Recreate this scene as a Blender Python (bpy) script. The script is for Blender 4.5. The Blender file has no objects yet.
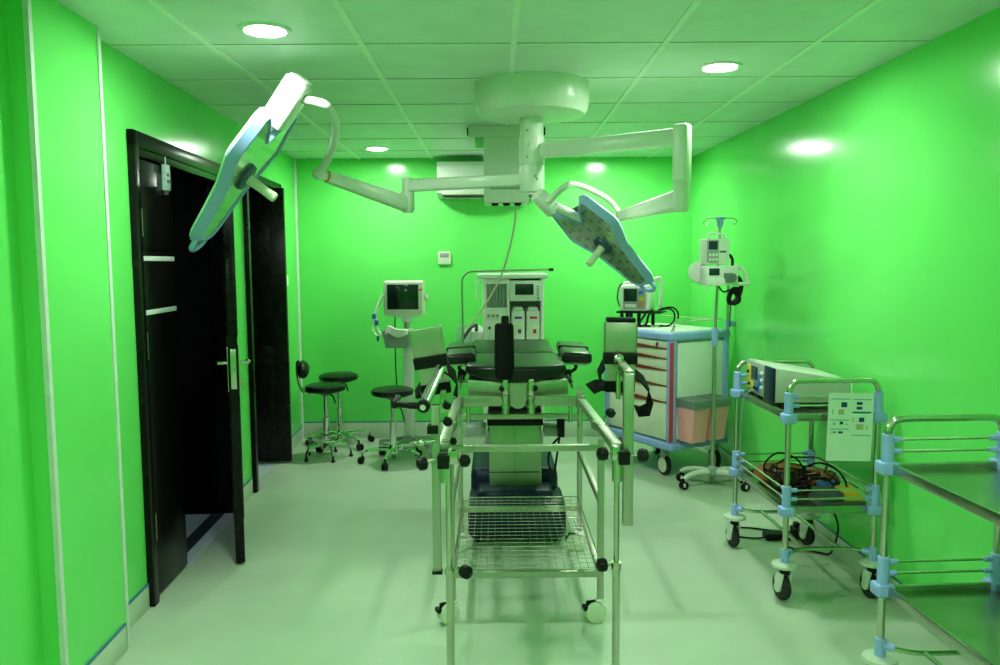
import bpy, bmesh, math, random
from mathutils import Vector, Matrix
random.seed(7)
PI = math.pi
SC = bpy.context.scene
COL = SC.collection
WM = {}                       # object name -> matrix of its thing's root


# ------------------------------------------------------------------ materials
def mat(name, col, rough=.5, metal=0., var=.06, scale=18., bump=0., bscale=60., coat=0., emit=None, estr=0., alpha=1., trans=0., ior=1.45, spec=.5):
    m = bpy.data.materials.new(name); m.use_nodes = True
    nt = m.node_tree; b = nt.nodes['Principled BSDF']
    b.inputs['Roughness'].default_value = rough
    b.inputs['Metallic'].default_value = metal
    b.inputs['Coat Weight'].default_value = coat
    b.inputs['Coat Roughness'].default_value = .08
    b.inputs['Alpha'].default_value = alpha
    b.inputs['Transmission Weight'].default_value = trans
    b.inputs['IOR'].default_value = ior
    b.inputs['Specular IOR Level'].default_value = spec
    tc = nt.nodes.new('ShaderNodeTexCoord')
    nz = nt.nodes.new('ShaderNodeTexNoise'); nz.inputs['Scale'].default_value = scale; nz.inputs['Detail'].default_value = 4
    nt.links.new(tc.outputs['Object'], nz.inputs['Vector'])
    rp = nt.nodes.new('ShaderNodeValToRGB')
    rp.color_ramp.elements[0].position = .3; rp.color_ramp.elements[1].position = .7
    rp.color_ramp.elements[0].color = tuple(c * (1 - var) for c in col) + (1,)
    rp.color_ramp.elements[1].color = tuple(min(1, c * (1 + var)) for c in col) + (1,)
    nt.links.new(nz.outputs['Fac'], rp.inputs['Fac'])
    nt.links.new(rp.outputs['Color'], b.inputs['Base Color'])
    if bump:
        n2 = nt.nodes.new('ShaderNodeTexNoise'); n2.inputs['Scale'].default_value = bscale; n2.inputs['Detail'].default_value = 3
        nt.links.new(tc.outputs['Object'], n2.inputs['Vector'])
        bp = nt.nodes.new('ShaderNodeBump'); bp.inputs['Strength'].default_value = bump; bp.inputs['Distance'].default_value = .01
        nt.links.new(n2.outputs['Fac'], bp.inputs['Height'])
        nt.links.new(bp.outputs['Normal'], b.inputs['Normal'])
    if emit:
        b.inputs['Emission Color'].default_value = tuple(emit) + (1,)
        b.inputs['Emission Strength'].default_value = estr
    return m


M = {}
M['green'] = mat('green_gloss_paint', (.150, .74, .15), .18, var=.03, scale=2.5, bump=.06, bscale=7)
M['floor'] = mat('pale_vinyl_floor', (.475, .565, .44), .38, var=.07, scale=2.2, bump=.02, bscale=30)
M['cove'] = mat('pale_vinyl_cove', (.55, .63, .51), .4, var=.04)
M['blueline'] = mat('blue_capping_strip', (.05, .16, .32), .4)
M['ceil'] = mat('ceiling_panel', (.74, .80, .79), .42, var=.05, scale=5, bump=.25, bscale=22)
M['tbar'] = mat('ceiling_bar', (.86, .92, .86), .4)
M['bead'] = mat('white_plastic_bead', (.66, .72, .68), .4)
M['black_wood'] = mat('black_lacquered_wood', (.006, .0055, .0055), .26, var=.3, scale=30, spec=.22)
M['dark_room'] = mat('unlit_wall_black', (.0022, .0022, .0024), .8, spec=.1)  # darkness of the unlit corridor walls, put into the colour
M['cor_floor'] = mat('corridor_tile', (.55, .60, .66), .4)
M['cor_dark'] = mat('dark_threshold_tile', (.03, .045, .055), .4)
M['brass'] = mat('brushed_brass', (.55, .45, .28), .35, 1.)
M['steel'] = mat('stainless_steel', (.58, .58, .50), .24, 1., var=.05)
M['steel2'] = mat('satin_stainless', (.47, .49, .40), .40, 1., var=.05, scale=9)
M['shelf_steel'] = mat('polished_shelf_steel', (.42, .45, .38), .26, 1., var=.05, scale=9)
M['chrome'] = mat('chrome', (.80, .80, .78), .08, 1., var=.02)
M['lampwhite'] = mat('cream_lacquer', (.72, .76, .68), .28, var=.02)
M['ivory'] = mat('ivory_enamel', (.50, .55, .46), .4, var=.03)
M['white'] = mat('white_plastic', (.78, .80, .76), .35, var=.02)
M['cream'] = mat('cream_plastic', (.72, .74, .60), .4, var=.03)
M['grey'] = mat('grey_plastic', (.33, .36, .35), .45)
M['dkgrey'] = mat('dark_grey_plastic', (.09, .10, .10), .45)
M['lampblue'] = mat('pale_blue_lacquer', (.30, .43, .80), .25, var=.03)
M['darkblue'] = mat('dark_blue_rubber', (.03, .07, .13), .4)
M['navy'] = mat('navy_moulded_cover', (.007, .015, .050), .40, var=.1, spec=.3)
M['vinyl'] = mat('black_vinyl', (.008, .010, .009), .32, var=.15, spec=.4, bump=.05, bscale=90)
M['vinyl2'] = mat('charcoal_vinyl', (.045, .055, .05), .34, var=.1)
M['black'] = mat('black_plastic', (.006, .006, .0065), .42, spec=.28)
M['rubber'] = mat('black_rubber', (.016, .016, .017), .6)
M['fabric'] = mat('black_webbing', (.005, .0055, .0055), .8, spec=.2, bump=.2, bscale=300)
M['cartblue'] = mat('mid_blue_plastic', (.30, .44, .86), .35, var=.03)
M['jointblue'] = mat('sky_blue_plastic', (.31, .45, .88), .38, var=.03)
M['red'] = mat('deep_red_plastic', (.50, .035, .05), .4)
M['redbrown'] = mat('red_brown_pull', (.20, .028, .012), .45)
M['pink'] = mat('pink_plastic_bin', (.95, .40, .41), .42, var=.04)
M['lid'] = mat('grey_green_lid', (.16, .21, .19), .45)
M['screen'] = mat('dark_screen_glass', (.012, .028, .022), .10, var=.02)
M['screen_blue'] = mat('dark_blue_screen_glass', (.015, .03, .06), .12)
M['yellow'] = mat('yellow_panel', (.72, .55, .03), .45)
M['blue'] = mat('blue_panel', (.04, .16, .52), .4)
M['purple'] = mat('purple_mark', (.22, .03, .42), .45)
M['redmark'] = mat('red_mark', (.62, .04, .02), .45)
M['paper'] = mat('white_paper', (.76, .80, .76), .7, var=.02)
M['ink_teal'] = mat('teal_print', (.09, .42, .42), .7)
M['ink_dark'] = mat('dark_blue_print', (.02, .05, .20), .7)
M['ink_tan'] = mat('tan_print', (.50, .46, .25), .7)
M['ink_olive'] = mat('olive_print', (.25, .30, .05), .7)
M['brown'] = mat('orange_brown_vinyl', (.30, .11, .02), .45, var=.15)
M['hose'] = mat('pale_hose', (.62, .62, .42), .5)
M['orange'] = mat('orange_ring', (.75, .25, .03), .4)
M['glass'] = mat('flow_tube_glass', (.30, .36, .32), .12)
M['clear'] = mat('clear_plastic_sheet', (.60, .75, .70), .15, alpha=.35)
M['led'] = mat('white_diffuser', (.9, .9, .9), .4, emit=(.88, 1., .86), estr=385.)
M['led_dim'] = mat('cool_diffuser', (.9, .9, .9), .4, emit=(.75, .9, 1.), estr=95.)
M['indicator'] = mat('green_plastic', (.35, .85, .35), .4)
M['label'] = mat('pale_teal_label', (.45, .62, .58), .5, var=.25, scale=90)


def led_panel():                      # smoky lens sheet with rows of round LED pods behind it
    m = mat('led_lens_sheet', (.34, .40, .33), .14, .55, coat=.5)
    nt = m.node_tree; b = nt.nodes['Principled BSDF']
    tc = nt.nodes.new('ShaderNodeTexCoord'); v = nt.nodes.new('ShaderNodeTexVoronoi')
    v.inputs['Scale'].default_value = 26; v.inputs['Randomness'].default_value = .15
    nt.links.new(tc.outputs['Object'], v.inputs['Vector'])
    r = nt.nodes.new('ShaderNodeValToRGB')
    r.color_ramp.elements[0].position = .28; r.color_ramp.elements[0].color = (.20, .28, .18, 1)
    r.color_ramp.elements[1].position = .40; r.color_ramp.elements[1].color = (.46, .62, .42, 1)
    nt.links.new(v.outputs['Distance'], r.inputs['Fac']); nt.links.new(r.outputs['Color'], b.inputs['Base Color'])
    return m


M['lens'] = led_panel()


# ------------------------------------------------------------------ mesh builder
class MB:
    def __init__(s): s.v = []; s.f = []; s.k = []; s.mi = 0

    def add(s, bm, Mx=None):
        if Mx is not None: bm.transform(Mx)
        bm.verts.index_update(); o = len(s.v)
        s.v += [v.co.copy() for v in bm.verts]
        for f in bm.faces:
            s.f.append([o + v.index for v in f.verts]); s.k.append(s.mi)
        bm.free(); return s

    def mat(s, i): s.mi = i; return s

    def raw(s, vs, fs):
        o = len(s.v); s.v += [Vector(v) for v in vs]
        for f in fs: s.f.append([o + i for i in f]); s.k.append(s.mi)
        return s

    def bx(s, x0, x1, y0, y1, z0, z1, bev=0., seg=2, Mx=None):
        bm = bmesh.new(); bmesh.ops.create_cube(bm, size=1)
        bm.transform(Matrix.Translation(((x0+x1)/2, (y0+y1)/2, (z0+z1)/2)) @ Matrix.Diagonal((abs(x1-x0), abs(y1-y0), abs(z1-z0), 1)))
        if bev: bmesh.ops.bevel(bm, geom=bm.edges[:], offset=bev, segments=seg, affect='EDGES', profile=.5)
        return s.add(bm, Mx)

    def bar(s, a, b, w, h, up=(0, 0, 1), bev=0.):
        a = Vector(a); b = Vector(b); d = b - a; L = d.length; d.normalize()
        u = Vector(up); x = u.cross(d)
        if x.length < 1e-4: x = Vector((1, 0, 0)).cross(d)
        x.normalize(); u = d.cross(x)
        Mx = Matrix.Translation((a + b) / 2) @ Matrix((x, u, d)).transposed().to_4x4()
        return s.bx(-w/2, w/2, -h/2, h/2, -L/2, L/2, bev, 2, Mx)

    def lathe(s, prof, n=28, Mx=None, cap=True):
        vs = []; fs = []
        for r, z in prof:
            for i in range(n):
                a = 2*PI*i/n; vs.append(Vector((r*math.cos(a), r*math.sin(a), z)))
        for j in range(len(prof)-1):
            for i in range(n):
                k = (i+1) % n; fs.append([j*n+i, j*n+k, (j+1)*n+k, (j+1)*n+i])
        if cap:
            if prof[0][0] > 1e-5: fs.append(list(range(n))[::-1])
            if prof[-1][0] > 1e-5: fs.append([(len(prof)-1)*n+i for i in range(n)])
        if Mx is not None: vs = [Mx @ v for v in vs]
        return s.raw(vs, fs)

    def axis(s, a, b):
        a = Vector(a); d = Vector(b) - a
        return Matrix.Translation(a) @ d.to_track_quat('Z', 'Y').to_matrix().to_4x4(), d.length

    def cyl(s, a, b, r0, r1=None, n=18, bev=0.):
        r1 = r0 if r1 is None else r1
        Mx, L = s.axis(a, b)
        if bev: return s.lathe([(r0-bev, 0), (r0, bev), (r1, L-bev), (r1-bev, L)], n, Mx)
        return s.lathe([(r0, 0), (r1, L)], n, Mx)

    def rev(s, prof, a, b, n=24):
        Mx, L = s.axis(a, b); return s.lathe(prof, n, Mx)

    def sph(s, c, r, sc=(1, 1, 1), n=16, Mx=None):
        bm = bmesh.new(); bmesh.ops.create_uvsphere(bm, u_segments=n, v_segments=max(6, n//2), radius=r)
        T = Matrix.Translation(c) @ (Mx or Matrix.Identity(4)) @ Matrix.Diagonal((*sc, 1))
        return s.add(bm, T)

    def tube(s, pts, r, n=10, sub=6, closed=False, smooth=True):
        P = [Vector(p) for p in pts]
        if smooth and len(P) > 2:
            Q = []; m = len(P)
            rng = range(m if closed else m-1)
            for i in rng:
                p0 = P[(i-1) % m] if (closed or i > 0) else P[i]*2-P[i+1]
                p1 = P[i]; p2 = P[(i+1) % m]
                p3 = P[(i+2) % m] if (closed or i+2 < m) else p2*2-p1
                for k in range(sub):
                    t = k/sub
                    Q.append(.5*((2*p1)+(p2-p0)*t+(2*p0-5*p1+4*p2-p3)*t*t+(3*p1-p0-3*p2+p3)*t**3))
            if not closed: Q.append(P[-1])
            P = Q
        m = len(P); vs = []; fs = []; u = None
        for i, p in enumerate(P):
            if closed: d = P[(i+1) % m]-P[i-1]
            else: d = P[min(i+1, m-1)]-P[max(i-1, 0)]
            if d.length < 1e-9: d = Vector((0, 0, 1))
            d.normalize()
            if u is None: u = d.orthogonal().normalized()
            else:
                u = u-d*u.dot(d)
                u = u.normalized() if u.length > 1e-6 else d.orthogonal().normalized()
            w = d.cross(u); rr = r[min(i, len(r)-1)] if isinstance(r, (list, tuple)) else r
            for k in range(n):
                a = 2*PI*k/n; vs.append(p+(u*math.cos(a)+w*math.sin(a))*rr)
        for i in range(m if closed else m-1):
            for k in range(n):
                k2 = (k+1) % n; i2 = (i+1) % m
                fs.append([i*n+k, i*n+k2, i2*n+k2, i2*n+k])
        if not closed:
            fs.append(list(range(n))[::-1]); fs.append([(m-1)*n+k for k in range(n)])
        return s.raw(vs, fs)

    def prism(s, poly, z0, z1, Mx=None, bev=0., seg=2):
        bm = bmesh.new()
        f = bm.faces.new([bm.verts.new((x, y, z0)) for x, y in poly])
        r = bmesh.ops.extrude_face_region(bm, geom=[f])
        bmesh.ops.translate(bm, verts=[e for e in r['geom'] if isinstance(e, bmesh.types.BMVert)], vec=(0, 0, z1-z0))
        bmesh.ops.recalc_face_normals(bm, faces=bm.faces[:])
        if bev:
            es = [e for e in bm.edges if abs(e.verts[0].co.z-e.verts[1].co.z) < 1e-6]
            bmesh.ops.bevel(bm, geom=es, offset=bev, segments=seg, affect='EDGES', profile=.5)
        return s.add(bm, Mx)

    def loft(s, rings, cap0=True, cap1=True):
        n = len(rings[0]); vs = [Vector(p) for r in rings for p in r]; fs = []
        for j in range(len(rings)-1):
            for i in range(n):
                k = (i+1) % n; fs.append([j*n+i, j*n+k, (j+1)*n+k, (j+1)*n+i])
        if cap0: fs.append(list(range(n))[::-1])
        if cap1: fs.append([(len(rings)-1)*n+i for i in range(n)])
        return s.raw(vs, fs)

    def build(s, name, mats, parent=None, local=False, loc=None, rotz=0., ang=35):
        me = bpy.data.meshes.new(name)
        me.from_pydata([tuple(v) for v in s.v], [], s.f)
        if not isinstance(mats, (list, tuple)): mats = [mats]
        for m in mats: me.materials.append(M[m] if isinstance(m, str) else m)
        o = bpy.data.objects.new(name, me); COL.objects.link(o)
        if parent is not None:
            R = WM.get(parent.name, Matrix.Identity(4)); WM[o.name] = R
            if not local: me.transform(R.inverted())
            o.parent = parent
        else:
            o.location = loc or (0, 0, 0); o.rotation_euler = (0, 0, rotz)
            WM[o.name] = Matrix.Translation(o.location) @ Matrix.Rotation(rotz, 4, 'Z')
        for p, k in zip(me.polygons, s.k): p.material_index = k; p.use_smooth = True
        bm = bmesh.new(); bm.from_mesh(me)
        bmesh.ops.recalc_face_normals(bm, faces=bm.faces[:])
        c = math.radians(ang)
        for e in bm.edges:
            if len(e.link_faces) == 2 and e.calc_face_angle(0) > c: e.smooth = False
        bm.to_mesh(me); bm.free(); me.update()
        return o


def thing(name, label, cat, loc=(0, 0, 0), rotz=0., group=None):
    o = bpy.data.objects.new(name, None); COL.objects.link(o); o.empty_display_size = .1
    o.location = loc; o.rotation_euler = (0, 0, rotz)
    WM[o.name] = Matrix.Translation(loc) @ Matrix.Rotation(rotz, 4, 'Z')
    return tag(o, label, cat, group)


def tag(o, label, cat, group=None):
    o['label'] = label; o['category'] = cat
    if group: o['group'] = group
    return o


def struct(o): o['kind'] = 'structure'; return o


def lab(o, text): o['label'] = text; return o


def copy_tree(o, parent=None):
    c = o.copy(); COL.objects.link(c)
    if parent is not None: c.parent = parent
    for ch in [x for x in bpy.data.objects if x.parent == o]: copy_tree(ch, c)
    return c


# ------------------------------------------------------------------ camera
CZ = 1.5185
cam = bpy.data.cameras.new('camera'); co = bpy.data.objects.new('camera', cam); COL.objects.link(co)
cam.sensor_fit = 'HORIZONTAL'; cam.sensor_width = 36; cam.lens = 28.483; cam.clip_start = .05
rx = Vector((.9999609, -.0057927, -.0066737)); ux = Vector((.0071600, .0884461, .9960552)); fw = Vector((.0051796, .9960641, -.0884841))
co.matrix_world = Matrix.Translation((0, 0, CZ)) @ Matrix((rx, ux, -fw)).transposed().to_4x4()
SC.camera = co


def at(u, v, y):                      # a point at depth y in the room, from its bearing as surveyed in the photograph
    d = rx*((u-500)/791.194) + ux*((332.5-v)/791.194) + fw
    return Vector((0, 0, CZ)) + d*(y/d.y)


# ------------------------------------------------------------------ room shell
H = 2.4
LLOC, LROT = (-1.545, 3.18, 0), .0405          # left wall frame: local y runs along the wall, +x into the room
RLOC, RROT = (1.7636, 3.372, 0), .0241         # right wall frame: -x into the room
b = MB().bx(-1.68, 2.0, -1.3, 6.95, -.06, 0)
struct(b.build('floor', 'floor'))
struct(MB().bx(-3.4, -1.66, 2.9, 6.95, -.061, -.001).build('floor_corridor', 'cor_floor'))
struct(MB().bx(-3.4, 2.0, -1.3, 6.95, H, H+.06).build('ceiling', 'ceil'))
# exposed ceiling bars
g = MB(); s = .6126
xs = [-.5323+s*i for i in range(-3, 5)]; ys = [3.293+s*j for j in range(-7, 6)]
for x in xs: g.bx(x-.012, x+.012, -1.25, 6.8, H-.006, H+.002)
for y in ys: g.bx(-1.75, 1.9, y-.008, y+.008, H-.004, H+.002)
for y in ys:                                    # grey strips drawing the shadow lines at the cross bar joints
    g.mat(1).bx(-1.75, 1.9, y-.0105, y-.008, H-.002, H+.001); g.mat(0)
struct(g.build('trim_1', ['tbar', 'grey']))

# left wall with two doorways, pier towards the camera
D1A, D1B, D1H = .245, 1.60, 2.07               # doorway 1 along the wall
D2A, D2B, D2H = 1.98, 3.05, 2.13               # doorway 2
w = MB()
T = -.10
w.bx(T, 0, -.14, D1A, 0, H); w.bx(T, 0, D1A, D1B, D1H, H); w.bx(T, 0, D1B, D2A, 0, H)
w.bx(T, 0, D2A, D2B, D2H, H); w.bx(T, 0, D2B, 3.75, 0, H)
w.bx(T, .066, -.63, -.14, 0, H)                # pier
w.bx(T, .0, -4.5, -.63, 0, H)
struct(w.build('wall_left', 'green', loc=LLOC, rotz=LROT))
struct(MB().bx(0, .1, -4.7, 3.6, 0, H).build('wall_right', 'green', loc=RLOC, rotz=RROT))
struct(MB().bx(-1.85, 1.85, 6.8, 6.9, 0, H).build('wall_back', 'green'))
struct(MB().bx(-1.6, 2.0, -1.3, -1.2, 0, H).build('wall_front', 'green'))
# corridor beyond the doorways, walls coloured near-black to stand for missing light
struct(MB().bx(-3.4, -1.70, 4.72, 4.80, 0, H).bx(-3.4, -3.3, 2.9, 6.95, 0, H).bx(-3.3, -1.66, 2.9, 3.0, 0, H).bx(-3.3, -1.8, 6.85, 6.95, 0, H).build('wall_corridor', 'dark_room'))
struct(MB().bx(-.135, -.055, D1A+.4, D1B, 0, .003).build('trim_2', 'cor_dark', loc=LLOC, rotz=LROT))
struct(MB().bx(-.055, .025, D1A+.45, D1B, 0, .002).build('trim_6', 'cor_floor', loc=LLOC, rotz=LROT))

# corner beads
struct(MB().bx(.052, .071, -.158, -.135, .0, H).build('trim_3', 'bead', loc=LLOC, rotz=LROT))
struct(MB().bx(.054, .071, -.635, -.614, .0, H).build('trim_4', 'bead', loc=LLOC, rotz=LROT))
struct(MB().tube([(-1.688, 6.785, 0), (-1.688, 6.785, H)], .012, 8).build('trim_5', 'bead'))


def skirting(name, segs, loc=(0, 0, 0), rotz=0.):
    m = MB()
    for x0, x1, y0, y1 in segs:
        m.mat(0).bx(x0, x1, y0, y1, 0, .108, .003); 
        m.mat(1).bx(x0+.0005, x1+.0005 if x1 > 0 else x1-.0005, y0, y1, .104, .1115)
    return struct(m.build(name, ['cove', 'blueline'], loc=loc, rotz=rotz))


skirting('baseboard_left', [(0, .008, -.135, D1A-.02), (0, .008, D1B+.02, D2A-.02), (0, .008, D2B+.02, 3.61), (.066, .074, -.6, -.17)], LLOC, LROT)
skirting('baseboard_right', [(-.008, 0, -4.4, 3.42)], RLOC, RROT)
m = MB().bx(-1.68, 1.68, 6.792, 6.80, 0, .142, .003).mat(1).bx(-1.68, 1.68, 6.7915, 6.80, .138, .147)
struct(m.build('baseboard_back', ['cove', 'blueline']))

# ---- doors (structure)
def rooted(name, loc, rotz):
    o = bpy.data.objects.new(name, None); COL.objects.link(o); o.location = loc; o.rotation_euler = (0, 0, rotz)
    WM[o.name] = Matrix.Translation(loc) @ Matrix.Rotation(rotz, 4, 'Z'); return struct(o)


d1 = rooted('door_1', LLOC, LROT)
f = MB()
f.bx(-.10, .022, D1A, D1A+.055, 0, D1H, .003).bx(-.10, .022, D1B-.05, D1B, 0, D1H, .003).bx(-.10, .022, D1A, D1B, D1H-.085, D1H+.0, .003)
f.bx(.0, .03, D1A-.02, D1A+.035, 0, D1H+.02, .004).bx(.0, .03, D1A-.02, D1B+.0, D1H-.05, D1H+.02, .004)
fr = f.build('door_frame', 'black_wood', d1, local=True)
x0 = D1A+.06; x1 = D1A+.465
l = MB().bx(-.035, .008, x0, x1, .012, D1H-.09, .003)
l.bx(.006, .013, x0+.02, x1-.03, 1.58, D1H-.13, .004)
fx = lab(l.build('door_leaf', 'black_wood', d1, local=True), 'narrow fixed black leaf with silver inlay strips')
for z in (1.545, 1.305): MB().bx(.006, .0125, x0+.02, x1-.015, z-.011, z+.011, .002).build('inlay_strip', 'bead', fx, local=True)
for z in (1.70, 1.16, .34):
    MB().cyl((.016, x0-.004, z-.06), (.016, x0-.004, z+.06), .007, n=10).bx(.007, .012, x0-.0, x0+.025, z-.055, z+.055).build('hinge', 'brass', fx, local=True)
MB().bx(-.02, .002, x1-.001, x1+.002, .96, 1.06).build('strike_plate', 'steel', fx, local=True)
# active leaf: hinged at the far jamb, standing ajar into the room
h = Matrix.Translation(LLOC) @ Matrix.Rotation(LROT, 4, 'Z') @ Vector((.03, D1B-.06, 0))
e = Vector((-1.300, 3.893, 0)); dv = (e-h); dv.z = 0; LW = dv.length; dv.normalize(); nv = Vector((-dv.y, dv.x, 0))
Ml = Matrix.Translation((h.x, h.y, 0)) @ Matrix((dv, nv, Vector((0, 0, 1)))).transposed().to_4x4()
l = MB().bx(.0, LW, -.023, .023, .012, D1H-.09, .003, Mx=Ml)
for z0, z1 in ((.2, .85), (1.15, 1.85)): l.bx(.12, LW-.12, -.027, .027, z0, z1, .005, Mx=Ml)
lf = lab(l.build('door_leaf', 'black_wood', d1), 'wide black leaf standing ajar, lock edge towards the room')
lk = MB().bx(LW-.003, LW+.0025, -.014, .014, .90, 1.10, .001, Mx=Ml).bx(LW, LW+.004, -.007, .007, .975, 1.01, .002, Mx=Ml)
lk.build('lock_plate', 'steel', lf)
for sgn in (-1, 1):
    hd = MB().bx(LW-.085, LW-.042, sgn*.023, sgn*.029, .88, 1.11, .002, Mx=Ml)
    hd.cyl(Ml @ Vector((LW-.063, sgn*.026, 1.025)), Ml @ Vector((LW-.063, sgn*.075, 1.025)), .009, n=12)
    hd.tube([Ml @ Vector(p) for p in ((LW-.063, sgn*.07, 1.025), (LW-.085, sgn*.076, 1.026), (LW-.14, sgn*.072, 1.024), (LW-.18, sgn*.066, 1.020))], .009, 10)
    hd.build('lever_handle', 'steel', lf)
k = MB().cyl(Ml @ Vector((LW-.063, .026, .93)), Ml @ Vector((LW-.063, .045, .93)), .006, n=10)
k.bx(LW-.075, LW-.052, .043, .047, .88, .935, .001, Mx=Ml).build('key', 'brass', lf)
for z in (.3, 1.05, 1.75):
    MB().cyl(Ml @ Vector((-.004, -.026, z-.05)), Ml @ Vector((-.004, -.026, z+.05)), .007, n=10).build('hinge', 'brass', lf)
# tag hanging in the head of the doorway
x1 -= .07
t = MB().bx(.012, .034, x1-.065, x1-.015, 1.865, 1.985, .003); t.cyl((.02, x1-.04, 1.985), (.02, x1-.04, 2.02), .006, n=8)
t.mat(1).bx(.033, .0355, x1-.062, x1-.02, 1.90, 1.915).bx(.033, .0355, x1-.062, x1-.03, 1.93, 1.945).bx(.015, .03, x1-.055, x1-.03, 1.845, 1.866, .002)
o = t.build('hanging_tag', ['label', 'dkgrey'], None, loc=LLOC, rotz=LROT)
tag(o, 'small pale teal tag hanging from the head of the nearer black door frame', 'tag')

d2 = rooted('door_2', LLOC, LROT)
f = MB().bx(-.10, .03, D2A, D2A+.05, 0, D2H, .003).bx(-.10, .012, D2B-.03, D2B, 0, D2H, .003).bx(-.10, .012, D2A, D2B, D2H-.05, D2H, .003)
f.build('door_frame', 'black_wood', d2, local=True)
ly = 2.79
l = MB().bx(-.80, .085, ly-.022, ly+.022, .012, D2H-.05, .003).bx(-.70, -.02, ly-.027, ly, .25, .9, .004).bx(-.70, -.02, ly-.027, ly, 1.1, 1.9, .004)
lf = l.build('door_leaf', 'black_wood', d2, local=True)
MB().cyl((-.74, ly-.022, 1.02), (-.74, ly-.07, 1.02), .009, n=10).tube([(-.74, ly-.07, 1.02), (-.71, ly-.075, 1.02), (-.63, ly-.07, 1.018)], .009, 10).build('lever_handle', 'steel', lf, local=True)

# light switch on left wall near the back corner
o = MB().bx(0, .009, 3.12, 3.205, 1.34, 1.425, .003).mat(0).bx(.008, .0125, 3.14, 3.185, 1.36, 1.405, .002).build('light_switch', 'white', loc=LLOC, rotz=LROT)
tag(o, 'small white light switch on the green wall beyond the far black door', 'switch')

# ------------------------------------------------------------------ downlights
def downlight(x, y, label, group=None):
    t = thing('downlight', label, 'ceiling light', (x, y, H), 0, 'recessed round ceiling lights')
    MB().lathe([(.074, -.004), (.078, -.010), (.094, -.008), (.098, 0), (.098, .02), (.074, .02)], 36, cap=False).build('trim_ring', 'white', t, local=True)
    MB().lathe([(0.0005, -.0065), (.072, -.0055), (.076, -.003), (.076, .004), (0.0005, .004)], 36, cap=False).build('diffuser', 'led' if x > -1.6 else 'led_dim', t, local=True)
    return t


downlight(-.862, 3.077, 'large bright round ceiling light above the nearer door, top left')
downlight(1.027, 3.683, 'bright round ceiling light in front of the right green wall')
downlight(-.905, 6.194, 'small bright round ceiling light near the back wall, left of the surgical lamp')
downlight(.93, 6.19, 'round ceiling light by the back wall, half hidden behind the lamp arm')
downlight(-2.55, 3.95, 'unseen round ceiling light added for the corridor floor beyond the black doors')  # out of sight, added to brighten the corridor floor
downlight(-.86, .45, 'round ceiling light behind the camera on the left side')
downlight(1.03, .75, 'round ceiling light behind the camera on the right side')

# ------------------------------------------------------------------ surgical lamp
sl = thing('surgical_light', 'twin surgical lamp with cream swivel arms and two pale blue rimmed heads under the ceiling', 'surgical lamp', (.19, 4.05, H))
cx, cy = .188, 4.05
MB().lathe([(.06, 2.236), (.20, 2.238), (.262, 2.250), (.280, 2.275), (.286, 2.31), (.286, 2.3995)], 48, Matrix.Translation((cx, cy, 0))).sph((cx-.272, cy-.05, 2.272), .008, n=8).build('canopy', 'lampwhite', sl)
c = MB().lathe([(.056, 2.15), (.058, 2.16), (.058, 2.25)], 28, Matrix.Translation((cx, cy, 0)))
c.lathe([(.060, 2.005), (.063, 2.01), (.063, 2.135), (.060, 2.148)], 28, Matrix.Translation((cx, cy, 0)))
c.lathe([(.02, 1.868), (.055, 1.870), (.062, 1.880), (.063, 1.995), (.060, 2.003)], 28, Matrix.Translation((cx, cy, 0)))
c.lathe([(.057, 2.0), (.057, 2.16)], 28, Matrix.Translation((cx, cy, 0)))
c.mat(1)
for z, a in ((2.04, -2.0), (2.10, -1.9), (1.93, -1.2), (1.945, -1.35), (2.17, -2.0)): c.sph((cx+.062*math.cos(a), cy+.062*math.sin(a), z), .006, n=8)
c.build('column', ['lampwhite', 'grey'], sl)


def arm(a, b, h0, h1, w_):
    a = Vector(a); b = Vector(b); d = (b-a).normalized(); x = Vector((0, 0, 1)).cross(d).normalized(); u = d.cross(x)
    def ring(p, h, w, k):
        pts = []
        for i in range(16):
            t = 2*PI*i/16; cs, sn = math.cos(t), math.sin(t)
            f = lambda q: math.copysign(abs(q)**.45, q)
            pts.append(p+x*f(cs)*w/2*k+u*f(sn)*h/2*k)
        return pts
    L = (b-a).length
    return MB().loft([ring(a, h0, w_, .8), ring(a+d*.012, h0, w_, 1), ring(b-d*.012, h1, w_, 1), ring(b, h1, w_, .8)])


RE = (.826, 3.54); LE = (-.468, 4.30)
arm((cx+.05, cy-.03, 2.072), (RE[0], RE[1], 2.066), .075, .075, .055).build('horizontal_arm', 'lampwhite', sl)
arm((cx-.05, cy+.02, 1.935), (LE[0], LE[1], 1.930), .064, .066, .055).build('horizontal_arm', 'lampwhite', sl)
MB().bx(-.034, .034, -.034, .034, 1.865, 2.118, .014, 3, Mx=Matrix.Translation((RE[0], RE[1], 0)) @ Matrix.Rotation(-.7, 4, 'Z')).lathe([(.024, 1.735), (.034, 1.75), (.036, 1.865)], 20, Matrix.Translation((RE[0], RE[1], 0))).build('elbow', 'lampwhite', sl)
MB().lathe([(.026, 1.785), (.036, 1.80), (.036, 1.895), (.03, 1.90), (.03, 1.968), (.026, 1.972)], 20, Matrix.Translation((LE[0], LE[1], 0))).build('elbow', 'lampwhite', sl)
RJ = at(621, 216, 4.15); LJ = at(318, 173.5, 3.95)
r0 = Vector((RE[0], RE[1], 1.79)); l0 = Vector((LE[0], LE[1], 1.83))
arm(r0, r0+(RJ-r0)*.99, .095, .048, .06).build('spring_arm', 'lampwhite', sl)
q = l0+(LJ-l0)*.90
arm(l0, q, .085, .056, .06).build('spring_arm', 'lampwhite', sl)
MB().cyl(q, q+(LJ-l0)*.012, .029, n=20).build('ring', 'orange', sl)
MB().cyl(q, LJ, .022, n=18).build('wrist', 'lampwhite', sl)

hl, hw, ha, ht = .165, .218, .134, .066


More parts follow.
